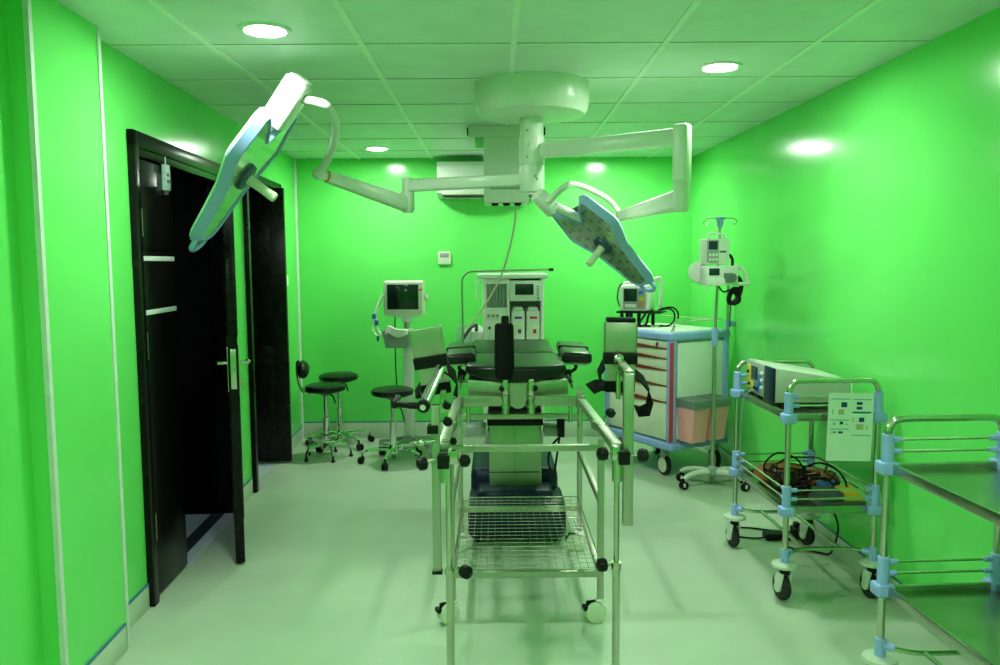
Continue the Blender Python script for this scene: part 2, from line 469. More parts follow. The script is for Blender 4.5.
def outline(k, off=0.):
    pts = [(.10, 0), (.045, .055), (-.005, hl-.03), (-.004, hl-.006), (.012, hl+.008), (.09, hw-.022), (.15, hw-.004), (.18, hw-.006), (.235, ha+.042), (.30, ha-.004), (.42, .098), (.515, ht+.012), (.545, ht-.012), (.555, .025)]
    full = pts + [(u, -v) for u, v in pts[1:][::-1]]
    n = len(full); res = []
    for i in range(n):
        a = Vector(full[i-1]); b = Vector(full[i]); c = Vector(full[(i+1) % n])
        d = (c-a).normalized(); res.append((b.x-d.y*off, b.y+d.x*off))
    return res


def make_head(Rm, t, yoke, box, k=1.):
    Mh = Matrix.Translation(t) @ Matrix(Rm).to_4x4() @ Matrix.Scale(k, 4)
    W = lambda p: Mh @ Vector(p)
    R = lambda off, z: [W((u, v, z)) for u, v in outline(1, off)]
    shell = MB().loft([R(.010, -.030), R(.004, -.042), R(-.02, -.050), R(-.05, -.053)])
    hd = lab(shell.build('lamp_head', 'lampwhite', sl, ang=25), 'pale cream back shell')
    rim = MB().loft([R(.011, -.034), R(.015, -.028), R(-.007, .002), R(-.012, .004), R(-.018, .001), R(-.019, -.012)])
    rim.build('rim', 'lampblue', hd, ang=25)
    MB().loft([R(-.0185, -.012), R(-.0185, -.003)]).build('lens_panel', 'lens', hd)
    MB().rev([(.050*k, 0), (.054*k, .006), (.050*k, .014*k), (.030*k, .018*k)], W((.26, 0, -.004)), W((.26, 0, .03))).build('hub_ring', 'darkblue', hd)
    MB().rev([(.020*k, 0), (.018*k, .02), (.017*k, .06*k), (.018*k, .105*k), (.016*k, .112*k), (.010*k, .114*k)], W((.26, 0, .015)), W((.26, 0, .17))).build('handle', 'cream', hd)
    MB().tube([W(p) for p in ((.540, .048, -.016), (.580, .046, -.016), (.598, .026, -.016), (.602, 0, -.016), (.598, -.026, -.016), (.580, -.046, -.016), (.540, -.048, -.016))], .010*k, 10).build('tail_grip', 'lampblue', hd)
    # bearing box at the notch and its tongue
    bu, bv, bn, bs, tv = box
    Bx = Mh @ Matrix.Translation((bu, bv, bn)) @ Matrix.Scale(bs, 4)
    bx_ = MB().bx(-.085, .085, -.053, .053, -.038, .038, .010, 3, Mx=Bx)
    bx_.bx(-.094, -.07, -.044, .044, -.030, .030, .006, 2, Mx=Bx)
    B = lambda p: Bx @ Vector(p)
    bx_.cyl(B((.05, tv, -.005)), W((.115, 0, -.034)), .024*k, .019*k, n=16)
    bb = lab(bx_.build('bearing_box', 'white', hd), 'white bearing box')
    MB().bx(.07, .10, -.046, -.010, -.016, .020, .004, 2, Mx=Bx).build('swivel_sleeve', 'grey', hd)
    pts = yoke(W)
    MB().tube(pts, .0155*k, 12, 8).sph(pts[0], .030, n=16).build('yoke', 'lampwhite', hd)
    return hd


make_head([[0.7154, 0.3498, -0.6049], [0.1541, -0.9233, -0.3517], [-0.6816, 0.1584, -0.7145]], (.347, 3.886, 1.772),
          lambda W: [RJ, at(610, 201, 4.12), at(590, 189.5, 4.0), at(572, 184, 3.88), at(562, 189, 3.80), at(553, 197, 3.74), at(547, 203, 3.72)], (-.098, .005, .055, .74, .045))
K = 1.2
make_head([[-.6016, .054, .797], [.1702, .9835, .0618], [-.7804, .1728, -.6009]], (-.744*K, 2.862*K, CZ+K*(2.035-CZ)),
          lambda W: [LJ, at(326, 162, 3.87), at(333, 146, 3.72), at(335.5, 126, 3.56), at(331, 111, 3.47), at(321, 103, 3.42), W((-.055, .10, -.04))], (-.038, .055, -.033, 1.12, -.025), K)

# ------------------------------------------------------------------ gas pendant, hose, air conditioner, thermostat
pd = thing('ceiling_pendant', 'square cream gas supply pendant hanging from ceiling behind the surgical lamp column', 'gas pendant', (.07, 5.35, H))
MB().bx(-.175, .325, 5.2, 5.55, 2.325, 2.3995, .006).build('ceiling_plate', 'lampwhite', pd)
MB().bx(-.178, -.170, 5.198, 5.23, 2.335, 2.385).bx(.318, .328, 5.198, 5.23, 2.335, 2.385).build('plate_clip', 'black', pd)
MB().bx(-.072, .222, 5.2, 5.48, 1.905, 2.328, .010, 3).build('body', 'lampwhite', pd)
MB().bx(-.03, .19, 5.194, 5.202, 1.99, 2.02, .003).build('outlet_strip', 'grey', pd)
for x in (.0, .075, .15): MB().cyl((x, 5.27, 1.91), (x, 5.27, 1.888), .02, .017, n=16).bx(x-.024, x+.024, 5.24, 5.29, 1.894, 1.908, .003).build('gas_outlet', 'black', pd)
MB().bx(-.130, -.075, 5.24, 5.30, 2.265, 2.325, .008).build('indicator_box', 'indicator', pd)
p = [Vector((.14, 5.27, 1.89)), at(514, 228, 5.40), at(507, 258, 5.62), at(499, 281, 5.80), at(485, 305, 5.98), at(473, 322, 6.05), at(466, 331, 6.06)]
o = MB().tube(p, .0072, 10, 8).build('gas_hose', 'hose'); tag(o, 'thin pale hose hanging down from the ceiling pendant to the anaesthesia machine', 'hose')

ac = thing('air_conditioner', 'white split air conditioner high on the green back wall behind the pendant', 'air conditioner', (-.06, 6.68, 2.05))
b = MB(); prof = [(6.795, 2.055), (6.66, 2.055), (6.60, 2.09), (6.585, 2.14), (6.585, 2.31), (6.61, 2.345), (6.795, 2.345)]
b.loft([[(-.475, y, z) for y, z in prof], [(.36, y, z) for y, z in prof]]); b.build('body', 'white', ac)
MB().bx(-.455, .34, 6.578, 6.588, 2.145, 2.30, .003).build('front_panel', 'white', ac)
MB().bx(-.44, .325, 6.59, 6.63, 2.075, 2.10, .006, 2, Mx=Matrix.Identity(4)).build('louver', 'cream', ac)
MB().bx(-.45, .335, 6.581, 6.59, 2.135, 2.143).bx(-.43, .31, 6.62, 6.66, 2.052, 2.062).build('air_slot', 'dkgrey', ac)

th = thing('thermostat', 'small white wall thermostat with grey display between the monitor and the anaesthesia machine', 'thermostat', (-.433, 6.8, 1.5))
MB().bx(-.488, -.382, 6.778, 6.80, 1.503, 1.613, .004).build('body', 'cream', th)
MB().bx(-.474, -.396, 6.775, 6.78, 1.563, 1.600, .001).build('display', 'grey', th)
MB().bx(-.46, -.44, 6.775, 6.78, 1.52, 1.53).bx(-.425, -.405, 6.775, 6.78, 1.52, 1.53).build('button', 'white', th)

# ------------------------------------------------------------------ stools
def stool(name, label, x, y, seat_z, seat_r, base_r, rot, casters=True, backrest=None, ring=False):
    t = thing(name, label, 'stool', (x, y, 0), rot, 'round black stools')
    MB().lathe([(.02, seat_z-.062), (seat_r*.72, seat_z-.060), (seat_r*.96, seat_z-.046), (seat_r, seat_z-.028), (seat_r*.97, seat_z-.010), (seat_r*.82, seat_z), (.001, seat_z+.003)], 36, cap=False).build('seat', 'vinyl', t, local=True)
    MB().lathe([(.03, seat_z-.085), (.05, seat_z-.075), (seat_r*.7, seat_z-.062), (.01, seat_z-.058)], 24).build('seat_plate', 'black', t, local=True)
    MB().lathe([(.025, .10), (.025, .30), (.027, .302), (.027, .32), (.016, .325), (.016, seat_z-.07)], 20).build('gas_column', 'chrome', t, local=True)
    MB().tube([(.03, 0, seat_z-.08), (.06, -.01, seat_z-.10), (.075, -.012, seat_z-.15)], .006, 8).build('lever', 'black', t, local=True)
    MB().lathe([(.032, .062), (.042, .075), (.040, .115), (.028, .135)], 20).build('hub', 'chrome', t, local=True)
    for i in range(5):
        a = 2*PI*i/5; c_, s_ = math.cos(a), math.sin(a); R = base_r
        z1 = .075 if casters else .045
        MB().tube([(c_*.03, s_*.03, .105), (c_*R*.5, s_*R*.5, .108), (c_*R*.85, s_*R*.85, .092), (c_*R, s_*R, z1)], [.016]*7+[.014]*6+[.011]*6, 10).build('leg', 'chrome', t, local=True)
        if casters:
            cs = MB().cyl((c_*R, s_*R, .05), (c_*R, s_*R, .085), .008, n=10)
            px_, py_ = -s_, c_
            for q in (-.013, .013):
                cs.rev([(.018, 0), (.026, .004), (.026, .018), (.018, .021)], (c_*R+px_*q-px_*.0105+c_*.012, s_*R+py_*q-py_*.0105+s_*.012, .0262), (c_*R+px_*q+px_*.0105+c_*.012, s_*R+py_*q+py_*.0105+s_*.012, .0262), 16)
            cs.sph((c_*R, s_*R, .042), .02, (1, 1, .8), 10)
            cs.build('caster', 'black', t, local=True)
        else:
            MB().lathe([(.016, 0), (.017, .012), (.008, .02), (.008, .05)], 14, Matrix.Translation((c_*R, s_*R, 0))).build('glide', 'black', t, local=True)
    if ring:
        MB().tube([(base_r*.78*math.cos(a*2*PI/24), base_r*.78*math.sin(a*2*PI/24), .155) for a in range(24)], .009, 10, 2, closed=True).build('foot_ring', 'chrome', t, local=True)
    if backrest:
        bx_, bz = backrest
        MB().tube([(-seat_r*.55, 0, seat_z-.066), (-seat_r*.95, 0, seat_z-.066), (-seat_r*1.2, 0, seat_z-.01), (-seat_r*1.32, 0, bz-.02), (-seat_r*1.30, 0, bz+.055), (-seat_r*1.2, 0, bz+.065)], .011, 10).build('back_bracket', 'chrome', t, local=True)
        MB().sph((-seat_r*1.05, 0, bz), .10, (.50, 1.15, .70), 24).build('backrest', 'vinyl', t, local=True)
    return t


stool('stool', 'black stool with a small backrest standing by the left wall', -1.335, 6.12, .580, .158, .185, .15, False, (0, .70), True)
stool('stool', 'backless black stool behind the stool that has a backrest', -1.31, 6.52, .605, .162, .26, .5)
stool('stool', 'backless black stool in front of the patient monitor stand', -.790, 5.95, .572, .162, .235, -.45)

# ------------------------------------------------------------------ patient monitor on stand
pm = thing('patient_monitor', 'white patient monitor with dark screen on a rolling stand by the back wall', 'patient monitor', (-.70, 6.3, 0))
MB().bx(-.880, -.565, 6.20, 6.33, 1.105, 1.378, .018, 3).build('housing', 'cream', pm)
MB().bx(-.850, -.605, 6.194, 6.203, 1.155, 1.350, .003).build('screen', 'screen', pm)
MB().cyl((-.560, 6.25, 1.245), (-.535, 6.25, 1.245), .024, n=18, bev=.004).build('rotary_knob', 'white', pm)
MB().bx(-.60, -.573, 6.194, 6.202, 1.30, 1.315).build('alarm_light', 'orange', pm)
MB().bx(-.745, -.665, 6.22, 6.30, 1.055, 1.11, .008).bx(-.80, -.61, 6.2, 6.3, 1.095, 1.11, .004).build('mount', 'white', pm)
MB().cyl((-.705, 6.27, .96), (-.705, 6.27, 1.06), .022, n=16).build('neck', 'steel2', pm)
MB().bx(-.738, -.658, 6.24, 6.32, .12, 1.0, .012).build('post', 'white', pm)
bk = MB().loft([[(-.855, 6.10, .86), (-.68, 6.10, .86), (-.68, 6.26, .86), (-.855, 6.26, .86)], [(-.88, 6.08, .99), (-.67, 6.08, .99), (-.67, 6.27, .99), (-.88, 6.27, .99)]], True, False)
bk.loft([[(-.86, 6.085, .975), (-.675, 6.085, .975), (-.675, 6.26, .975), (-.86, 6.26, .975)], [(-.848, 6.105, .87), (-.69, 6.105, .87), (-.69, 6.25, .87), (-.848, 6.25, .87)]], False, True)
bk.build('basket', 'grey', pm)
cb = MB()
for i in range(4): cb.tube([(-.86+.01*i, 6.10, .965), (-.83, 6.075+.004*i, .99+.012*i), (-.76, 6.07, .955+.016*i), (-.69, 6.08, .975+.008*i), (-.68, 6.15, .98)], .011, 8)
cb.build('cuff_hose', 'white', pm)
cb = MB()
cb.tube([(-.88, 6.22, 1.28), (-.915, 6.2, 1.22), (-.95, 6.17, 1.10), (-.96, 6.15, 1.02), (-.93, 6.13, .96), (-.88, 6.12, .97)], .006, 8)
cb.tube([(-.88, 6.22, 1.24), (-.93, 6.2, 1.15), (-.935, 6.17, 1.05), (-.905, 6.15, .98), (-.87, 6.12, .98)], .006, 8)
cb.build('sensor_cable', 'white', pm)
MB().bx(-.965, -.935, 6.15, 6.18, 1.085, 1.125, .006).bx(-.945, -.915, 6.15, 6.18, 1.035, 1.075, .006).bx(-.93, -.912, 6.14, 6.16, .91, .955, .005).build('sensor_plug', 'blue', pm)
MB().tube([(-.80, 6.28, 1.11), (-.81, 6.32, .9), (-.80, 6.33, .5), (-.74, 6.34, .2)], .005, 8).build('power_lead', 'black', pm)
bs = MB().lathe([(.05, .09), (.055, .1), (.045, .14), (.03, .15)], 20, Matrix.Translation((-.698, 6.28, 0)))
for i in range(5):
    a = 2*PI*i/5+.5
    bs.bar((-.698, 6.28, .115), (-.698+.25*math.cos(a), 6.28+.25*math.sin(a), .085), .045, .028, bev=.006)
bs.build('base', 'grey', pm)
for i in range(5):
    a = 2*PI*i/5+.5; x = -.698+.24*math.cos(a); y = 6.28+.24*math.sin(a)
    MB().cyl((x-.012, y, .0365), (x+.012, y, .0365), .036, n=18, bev=.005).bx(x-.018, x+.018, y-.02, y+.02, .05, .082, .006).build('caster', 'grey', pm)

# ------------------------------------------------------------------ anaesthesia machine
am = thing('anaesthesia_machine', 'white anaesthesia machine with two vaporisers standing at back wall behind operating table', 'anaesthesia machine', (.14, 6.35, 0))
yf = 6.10
X = lambda u: (u-495.6)*.00771
Z = lambda v: CZ-(v-262.6)*.00771
b = MB()
b.bx(X(482.5), X(486.5), yf, 6.55, .2, Z(279), .004).bx(X(540.5), X(544), yf, 6.55, .2, Z(279), .004)
b.bx(X(506.5), X(509.5), yf, 6.5, Z(345), Z(279), .003)
b.bx(X(486), X(541), 6.42, 6.55, .2, Z(279))
b.bx(X(486), X(507), yf+.002, 6.4, Z(284.3), Z(279), .003).bx(X(486), X(507), yf+.002, 6.4, Z(311), Z(308), .003).bx(X(486), X(507), yf+.004, 6.4, .85, Z(311), .003)
b.bx(X(482.5), X(544), yf-.10, 6.5, .80, .845, .008)
b.bx(X(484), X(543), yf+.05, 6.5, .22, .80, .01)
b.build('body', 'white', am)
MB().bx(X(477), X(547.5), yf-.03, 6.58, Z(278.8), Z(274.2), .008, 3).build('top_shelf', 'white', am)
MB().bx(X(487), X(506), yf+.03, yf+.05, Z(308.5), Z(284)).build('flowmeter_panel', 'glass', am)
fm = MB()
for i in range(5): fm.cyl((X(489.5+3.4*i), yf+.02, Z(307)), (X(489.5+3.4*i), yf+.02, Z(285)), .008, n=10)
fm.build('flow_tube', 'glass', am)
MB().bx(X(509.5), X(541), yf-.012, yf+.2, Z(301.5), Z(281), .006).build('control_panel', 'white', am)
MB().bx(X(515), X(533.5), yf-.015, yf-.01, Z(295.3), Z(284.3), .002).build('screen', 'screen', am)
k = MB()
for i in range(5): k.bx(X(536.5), X(538.8), yf-.016, yf-.01, Z(287.5+2.2*i), Z(286.3+2.2*i))
k.cyl((X(538), yf-.012, Z(298.7)), (X(538), yf-.028, Z(298.7)), .010, n=14).build('button', 'grey', am)
MB().bx(X(485.5), X(500), yf-.006, yf+.01, Z(320.5), Z(312), .003).build('gauge_panel', 'cream', am)
for i in range(3): MB().cyl((X(488.7+4.2*i), yf-.004, Z(316)), (X(488.7+4.2*i), yf-.014, Z(316)), .013, n=18).build('gauge', 'glass', am)
MB().cyl((X(489.3), yf, Z(328)), (X(489.3), yf-.03, Z(328)), .012, n=14, bev=.003).build('flow_knob', 'dkgrey', am)
for x0, mk in ((511.3, 'purple'), (526.4, 'redmark')):
    v = lab(MB().bx(X(x0), X(x0+13.4), yf+.0, yf+.16, Z(340), Z(311.3), .012, 3).bx(X(x0+1.5), X(x0+12), yf+.02, yf+.14, Z(311.6), Z(308.5), .010, 3).build('vaporiser', 'white', am), 'white vaporiser with %s marks' % ('purple' if mk == 'purple' else 'red'))
    MB().bx(X(x0+3.2), X(x0+10.6), yf-.003, yf+.004, Z(319.3), Z(317)).bx(X(x0+6.4), X(x0+9.8), yf-.0075, yf+.004, Z(334), Z(329.6), .003).build('filling_mark', mk, v)
    MB().bx(X(x0+1.3), X(x0+12.2), yf-.006, yf+.004, Z(338), Z(325), .004).build('window_panel', 'cream', v)
    MB().cyl((X(x0+6.7), yf+.08, Z(308.7)), (X(x0+6.7), yf+.08, Z(307.6)), .035, n=20, bev=.004).build('dial', 'white', v)
MB().bx(X(506), X(509), yf-.03, yf, .88, .9, .003).bx(X(486), X(541), yf-.115, yf-.1, .805, .84, .003).build('front_rail', 'steel2', am)
MB().tube([(X(482), 6.12, Z(281)), (X(477), 6.12, Z(283)), (X(476.5), 6.12, Z(292)), (X(477), 6.12, Z(300))], .006, 8).build('side_hook', 'white', am)
MB().bx(X(455.5), X(472), 6.10, 6.12, Z(352), Z(325), .002).build('suction_jar', 'clear', am)
MB().tube([at(463, 340, 6.07), at(467, 333, 6.05), at(472, 327, 6.04), at(477, 324.5, 6.05)], .012, 10).bx(X(474.5), X(478), 6.03, 6.07, Z(331), Z(324), .004).build('bellows_arm', 'dkgrey', am)
MB().lathe([(.085, .86), (.09, .87), (.085, .98), (.05, 1.02), (.03, 1.03)], 24, Matrix.Translation((X(474), 6.2, 0))).bx(X(466), X(484), 6.11, 6.29, .82, .865, .01).build('absorber', 'white', am)
MB().bx(X(484), X(543), 6.06, 6.56, .1, .2, .02).build('base', 'grey', am)
for x in (-.07, .33):
    for y in (6.10, 6.5): MB().cyl((x-.02, y, .0605), (x+.02, y, .0605), .06, n=22, bev=.006).bx(x-.03, x+.03, y-.03, y+.03, .085, .12, .008).build('caster', 'grey', am)

# ------------------------------------------------------------------ operating table with traction extension
ot = thing('operating_table', 'black padded stainless operating table with orthopaedic traction arms in the middle of the room', 'operating table', (.10, 4.45, 0))


def mattress(x0, x1, y0, y1, z0, z1, bow):
    n = 14; P = []
    for i in range(n+1):
        t = i/n; P.append((x0+(x1-x0)*t, y0+bow*(abs(2*t-1)**2.6)))
    P += [(x1, y1), (x0, y1)]
    m = MB().prism(P, z0, z1, bev=.018, seg=3)
    if bow:                                        # the front lip is deepest in the middle
        for v in m.v:
            t = abs(2*(v.x-x0)/(x1-x0)-1)
            if v.z < (z0+z1)/2: v.z += .045*t**2.2*max(0, 1-(v.y-y0)/.5)
    return m


mattress(-.155, .355, 3.89, 4.535, .918, 1.0, .09).build('seat_pad', 'vinyl', ot)
mattress(-.150, .350, 4.550, 5.31, .925, 1.0, .0).build('back_pad', 'vinyl', ot)
mt = MB().prism([(-.145, 3.99), (-.02, 3.94), (.22, 3.94), (.365, 3.99), (.365, 4.53), (-.145, 4.53)], .842, .924, bev=.006)
mt.bx(-.14, .36, 4.56, 5.3, .87, .924, .006); mt.build('tabletop_frame', 'steel2', ot)
for x in (-.19, .395):
    MB().bx(x-.006, x+.006, 4.05, 5.28, .865, .9, .002).bx(min(x, .1), max(x, .1), 4.2, 4.225, .875, .89).bx(min(x, .1), max(x, .1), 5.1, 5.125, .875, .89).build('side_rail', 'steel', ot)
# perineal post
MB().rev([(.044, 0), (.049, .02), (.050, .10), (.047, .265), (.040, .275)], (.041, 3.915, .94), (.041, 3.915, 1.22), 28).build('perineal_post', 'fabric', ot)
MB().rev([(.020, 0), (.020, .035), (.014, .042)], (.046, 3.915, 1.212), (.046, 3.915, 1.26)).build('post_cap', 'black', ot)
# armboards
for sgn, xc in ((1, .455), (-1, -.215)):
    ta = Matrix.Translation((xc-.018*sgn, 4.46, 1.0)) @ Matrix.Rotation(-.03*sgn, 4, 'Z') @ Matrix.Rotation(.06*sgn, 4, 'Y')
    a = MB().bx(-.080, .080, -.31, .31, -.018, .038, .018, 3, Mx=ta).build('armboard', 'vinyl', ot)
    MB().bx(-.083, .083, -.02, .035, -.02, .0415, .004, 2, Mx=ta).build('strap', 'fabric', a)
    MB().bx(-.06, .06, -.27, .27, -.03, -.016, .003, 2, Mx=ta).build('armboard_plate', 'steel2', a)
    MB().tube([ta @ Vector((0, -.08, -.03)), Vector((xc-.01*sgn, 4.38, .93)), Vector((xc-.04*sgn, 4.4, .90)), Vector((.395 if sgn > 0 else -.19, 4.4, .885))], .010, 8).bx((.38 if sgn > 0 else -.215), (.42 if sgn > 0 else -.175), 4.37, 4.43, .86, .915, .004).build('armboard_bracket', 'black', a)
# column and base
MB().bx(-.042, .250, 4.34, 4.66, .12, .614, .006).build('column', 'steel2', ot)
MB().bx(-.030, .238, 4.346, 4.654, .622, .63, .001).bx(.0995, .1015, 4.3375, 4.345, .14, .6).bx(-.04, .24, 4.3375, 4.342, .345, .352).build('column_seam', 'dkgrey', ot)
MB().bx(-.052, .260, 4.335, 4.665, .612, .646, .004).build('column_collar', 'black', ot)
bl = MB()
for i in range(6): bl.bx(-.045, .25, 4.33, 4.63, .648+.031*i, .678+.031*i, .010)
bl.build('bellows', 'rubber', ot)
MB().bx(-.06, .28, 4.1, 4.9, .835, .872, .006).build('carriage', 'steel2', ot)
MB().bx(-.165, -.058, 4.28, 4.42, .570, .618, .006).build('control_box', 'grey', ot)
MB().bx(.262, .345, 4.30, 4.42, .56, .61, .005).build('control_box', 'grey', ot)
MB().bx(.335, .375, 4.28, 4.36, .555, .665, .008).tube([(.355, 4.31, .56), (.30, 4.3, .5), (.285, 4.3, .42), (.30, 4.3, .36)], .006, 8).tube([(.35, 4.32, .56), (.33, 4.31, .42), (.32, 4.34, .32)], .006, 8).build('cable_loop', 'black', ot)
bb = MB().bx(-.150, .350, 4.42, 5.05, .06, .345, .05, 4).build('base', 'navy', ot)
b2 = MB().bx(-.158, .372, 4.12, 4.5, .035, .235, .04, 4)
b2.bx(-.11, .31, 4.22, 4.44, .2, .275, .03, 3); b2.build('base_cover', 'navy', ot)
for x in (-.10, .31):
    for y in (4.2, 4.95): MB().cyl((x-.02, y, .0405), (x+.02, y, .0405), .04, n=18, bev=.005).build('caster', 'rubber', ot)

# traction extension: pivots, two arms, clamps, posts, foot plates
for x in (.045, .173):
    MB().cyl((x, 3.885, .765), (x, 3.885, .862), .018, n=18, bev=.003).cyl((x, 3.885, .80), (x, 3.885, .815), .024, n=18).bx(x-.013, x+.013, 3.88, 3.925, .845, .94, .003).cyl((x, 3.885, .842), (x, 3.885, .855), .024, n=18).build('pivot', 'steel', ot)
MB().prism([(.066, .925), (.152, .925), (.152, .83), (.146, .80), (.12, .785), (.098, .785), (.072, .80), (.066, .83)], -3.945, -3.925, Mx=Matrix(((1, 0, 0, 0), (0, 0, -1, 0), (0, 1, 0, 0), (0, 0, 0, 1)))).build('pivot_plate', 'steel2', ot)
def knob(c, d=(0, -1, 0), r=.022, parent=ot, stem=.03):
    c = Vector(c); d = Vector(d).normalized()
    k = MB(); k.rev([(r*.45, 0), (r*.9, r*.25), (r, r*.7), (r*.9, r*1.3), (r*.4, r*1.6)], c, c+d, 14)
    k.mat(1).cyl(c-d*stem, c+d*.002, .006, n=10)
    return k.build('clamp_knob', ['black', 'steel'], parent)
knob((.030, 3.905, .893), (0, -1, 0), .017); knob((.190, 3.905, .893), (0, -1, 0), .017)
AR = {}
for sgn, x0, xb, xe in ((-1, .045, -.190, -.200), (1, .173, .420, .442)):
    a = MB().bar((x0, 3.885, .832), (xb, 3.905, .826), .022, .048, bev=.003)
    a.cyl((xb, 3.90, .795), (xb, 3.90, .855), .026, n=18, bev=.003)
    a.bar((xb, 3.90, .828), (xe, 2.86, .838), .040, .030, bev=.003)
    a.bar((xb, 3.3, .834), (xe-.0*sgn, 3.2, .835), .044, .034, bev=.003)
    AR[sgn] = a.build('extension_arm', 'steel2', ot)
    MB().cyl((xb, 3.90, .70), (xb, 3.90, .80), .010, n=12).cyl((xb-.05*sgn, 3.90, .72), (xb-.05*sgn, 3.90, .81), .010, n=12).build('adjusting_rod', 'steel', ot)
knob((.47, 3.28, .872), (.5, -.3, .8), .022, AR[1], .04)
# right end
MB().bx(.440, .482, 2.80, 2.85, .785, .835, .004).build('clamp_block', 'black', ot)
MB().bx(.418, .446, 2.81, 2.87, .80, .85, .004).cyl((.44, 2.83, .72), (.44, 2.83, .80), .020, n=16).build('clamp_body', 'steel', ot)
knob((.405, 2.83, .822), (-1, -.2, 0), .026); knob((.512, 2.83, .815), (1, -.2, 0), .026)
MB().cyl((.438, 2.83, .40), (.438, 2.83, .80), .0105, n=16).cyl((.438, 2.83, .0), (.438, 2.83, .405), .0145, n=16).cyl((.438, 2.83, .385), (.438, 2.83, .415), .019, n=16).cyl((.438, 2.83, 0), (.438, 2.83, .012), .022, n=16).build('support_leg', 'steel', ot)
knob((.405, 2.83, .405), (-1, -.2, 0), .026)
MB().bx(.464, .500, 2.835, 2.871, .548, 1.112, .002).build('foot_plate_post', 'steel2', ot)
MB().bar((.482, 2.86, 1.105), (.470, 3.02, 1.135), .034, .034, bev=.003).cyl((.452, 2.9, 1.01), (.452, 2.9, 1.11), .009, n=12).sph((.470, 3.01, 1.145), .022, n=12).build('post_arm', 'steel', ot)
# left end
MB().bx(-.215, -.172, 2.80, 2.85, .775, .825, .004).build('clamp_block', 'black', ot)
MB().bx(-.178, -.140, 2.81, 2.87, .79, .84, .004).cyl((-.185, 2.83, .72), (-.185, 2.83, .80), .020, n=16).build('clamp_body', 'steel', ot)
knob((-.252, 2.83, .795), (-1, -.2, -.2), .026); knob((-.135, 2.83, .80), (1, -.2, 0), .024)
MB().cyl((-.176, 2.82, .40), (-.176, 2.82, .80), .012, n=16).cyl((-.176, 2.82, 0), (-.176, 2.82, .405), .0150, n=16).cyl((-.176, 2.82, .375), (-.176, 2.82, .40), .019, n=16).cyl((-.176, 2.82, .388), (-.125, 2.82, .388), .008, n=12).cyl((-.176, 2.82, 0), (-.176, 2.82, .012), .022, n=16).build('support_leg', 'steel', ot)
knob((-.128, 2.81, .396), (.7, -1, 0), .026)
MB().bx(-.238, -.208, 2.838, 2.868, .378, 1.0, .002).build('foot_plate_post', 'steel2', ot)
MB().bx(-.242, -.204, 2.832, 2.872, .370, .380, .002).bx(-.252, -.212, 2.82, 2.874, .90, .93, .003).build('post_collar', 'black', ot)
MB().bx(-.24, -.17, 2.85, 2.88, .975, 1.0, .003).bx(-.205, -.185, 2.86, 2.9, .98, 1.05, .003).build('post_arm', 'steel', ot)
knob((-.180, 2.86, 1.0), (0, -1, 0), .016); knob((-.180, 2.85, .945), (.2, -1, -.2), .018); knob((-.17, 2.86, .865), (1, -.3, 0), .015)
MB().cyl((-.225, 2.83, .875), (-.30, 2.80, .872), .006, n=10).sph((-.27, 2.8, .872), .012, (1.4, 1, 1), 10).build('lock_lever', 'steel', ot)


def footplate(Mx, straps, ph=.118, toe=True):
    p = MB().bx(-.063, .063, 0, .006, .0, ph, .002, 2, Mx=Mx).bx(-.063, -.058, 0, .035, .0, ph, .001, 1, Mx=Mx).bx(.058, .063, 0, .035, .0, ph, .001, 1, Mx=Mx).bx(-.055, .058, .004, .01, -.15, 0, .002, 2, Mx=Mx)
    fp = p.build('foot_plate', 'steel2', ot)
    MB().bx(-.066, .066, -.008, .03, -.045, .0, .004, 2, Mx=Mx).build('heel_pad', 'black', fp)
    if toe: MB().bx(-.055, .058, .008, .055, ph-.002, ph+.018, .006, 2, Mx=Mx).build('toe_pad', 'black', fp)
    MB().bx(-.056, .059, -.004, .04, -.155, -.112, .004, 2, Mx=Mx).build('ankle_pad', 'fabric', fp)
    for poly in straps:
        n = len(poly); s1 = []; 
        for i, q in enumerate(poly):
            q = Vector(q); d = Vector(poly[min(i+1, n-1)])-Vector(poly[max(i-1, 0)])
            d.normalize(); up = Vector((0, 0, 1)); nx = d.cross(Vector((0, 1, 0))).normalized()
            th = .003; w_ = .032
            u_ = (Vector((0, .55, .35)) - d*Vector((0, .55, .35)).dot(d)).normalized()
            v_ = d.cross(u_)
            s1.append([Mx @ (q+u_*w_+v_*th), Mx @ (q+u_*w_-v_*th), Mx @ (q-u_*w_-v_*th), Mx @ (q-u_*w_+v_*th)])
        MB().loft(s1).build('strap', 'fabric', fp)
    return fp


MR = Matrix.Translation((.484, 3.05, 1.165)) @ Matrix.Rotation(.02, 4, 'Y')
footplate(MR, [[(-.055, .01, -.13), (-.085, .0, -.128), (-.118, -.01, -.142)], [(-.06, .03, -.05), (-.075, .05, -.085), (-.07, .04, -.125)],
               [(.055, .02, -.08), (.09, .02, -.105), (.118, .02, -.15), (.120, .01, -.20), (.10, .0, -.228), (.065, -.01, -.225)]])
ML = Matrix.Translation((-.257, 3.04, 1.157)) @ Matrix.Rotation(-.15, 4, 'Y') @ Matrix.Rotation(.12, 4, 'X')
footplate(ML, [[(.05, .03, -.06), (.075, .03, -.09), (.085, .03, -.13), (.07, .02, -.18)], [(-.05, .03, -.12), (-.075, .03, -.14), (-.07, .02, -.165)]], .112, False)
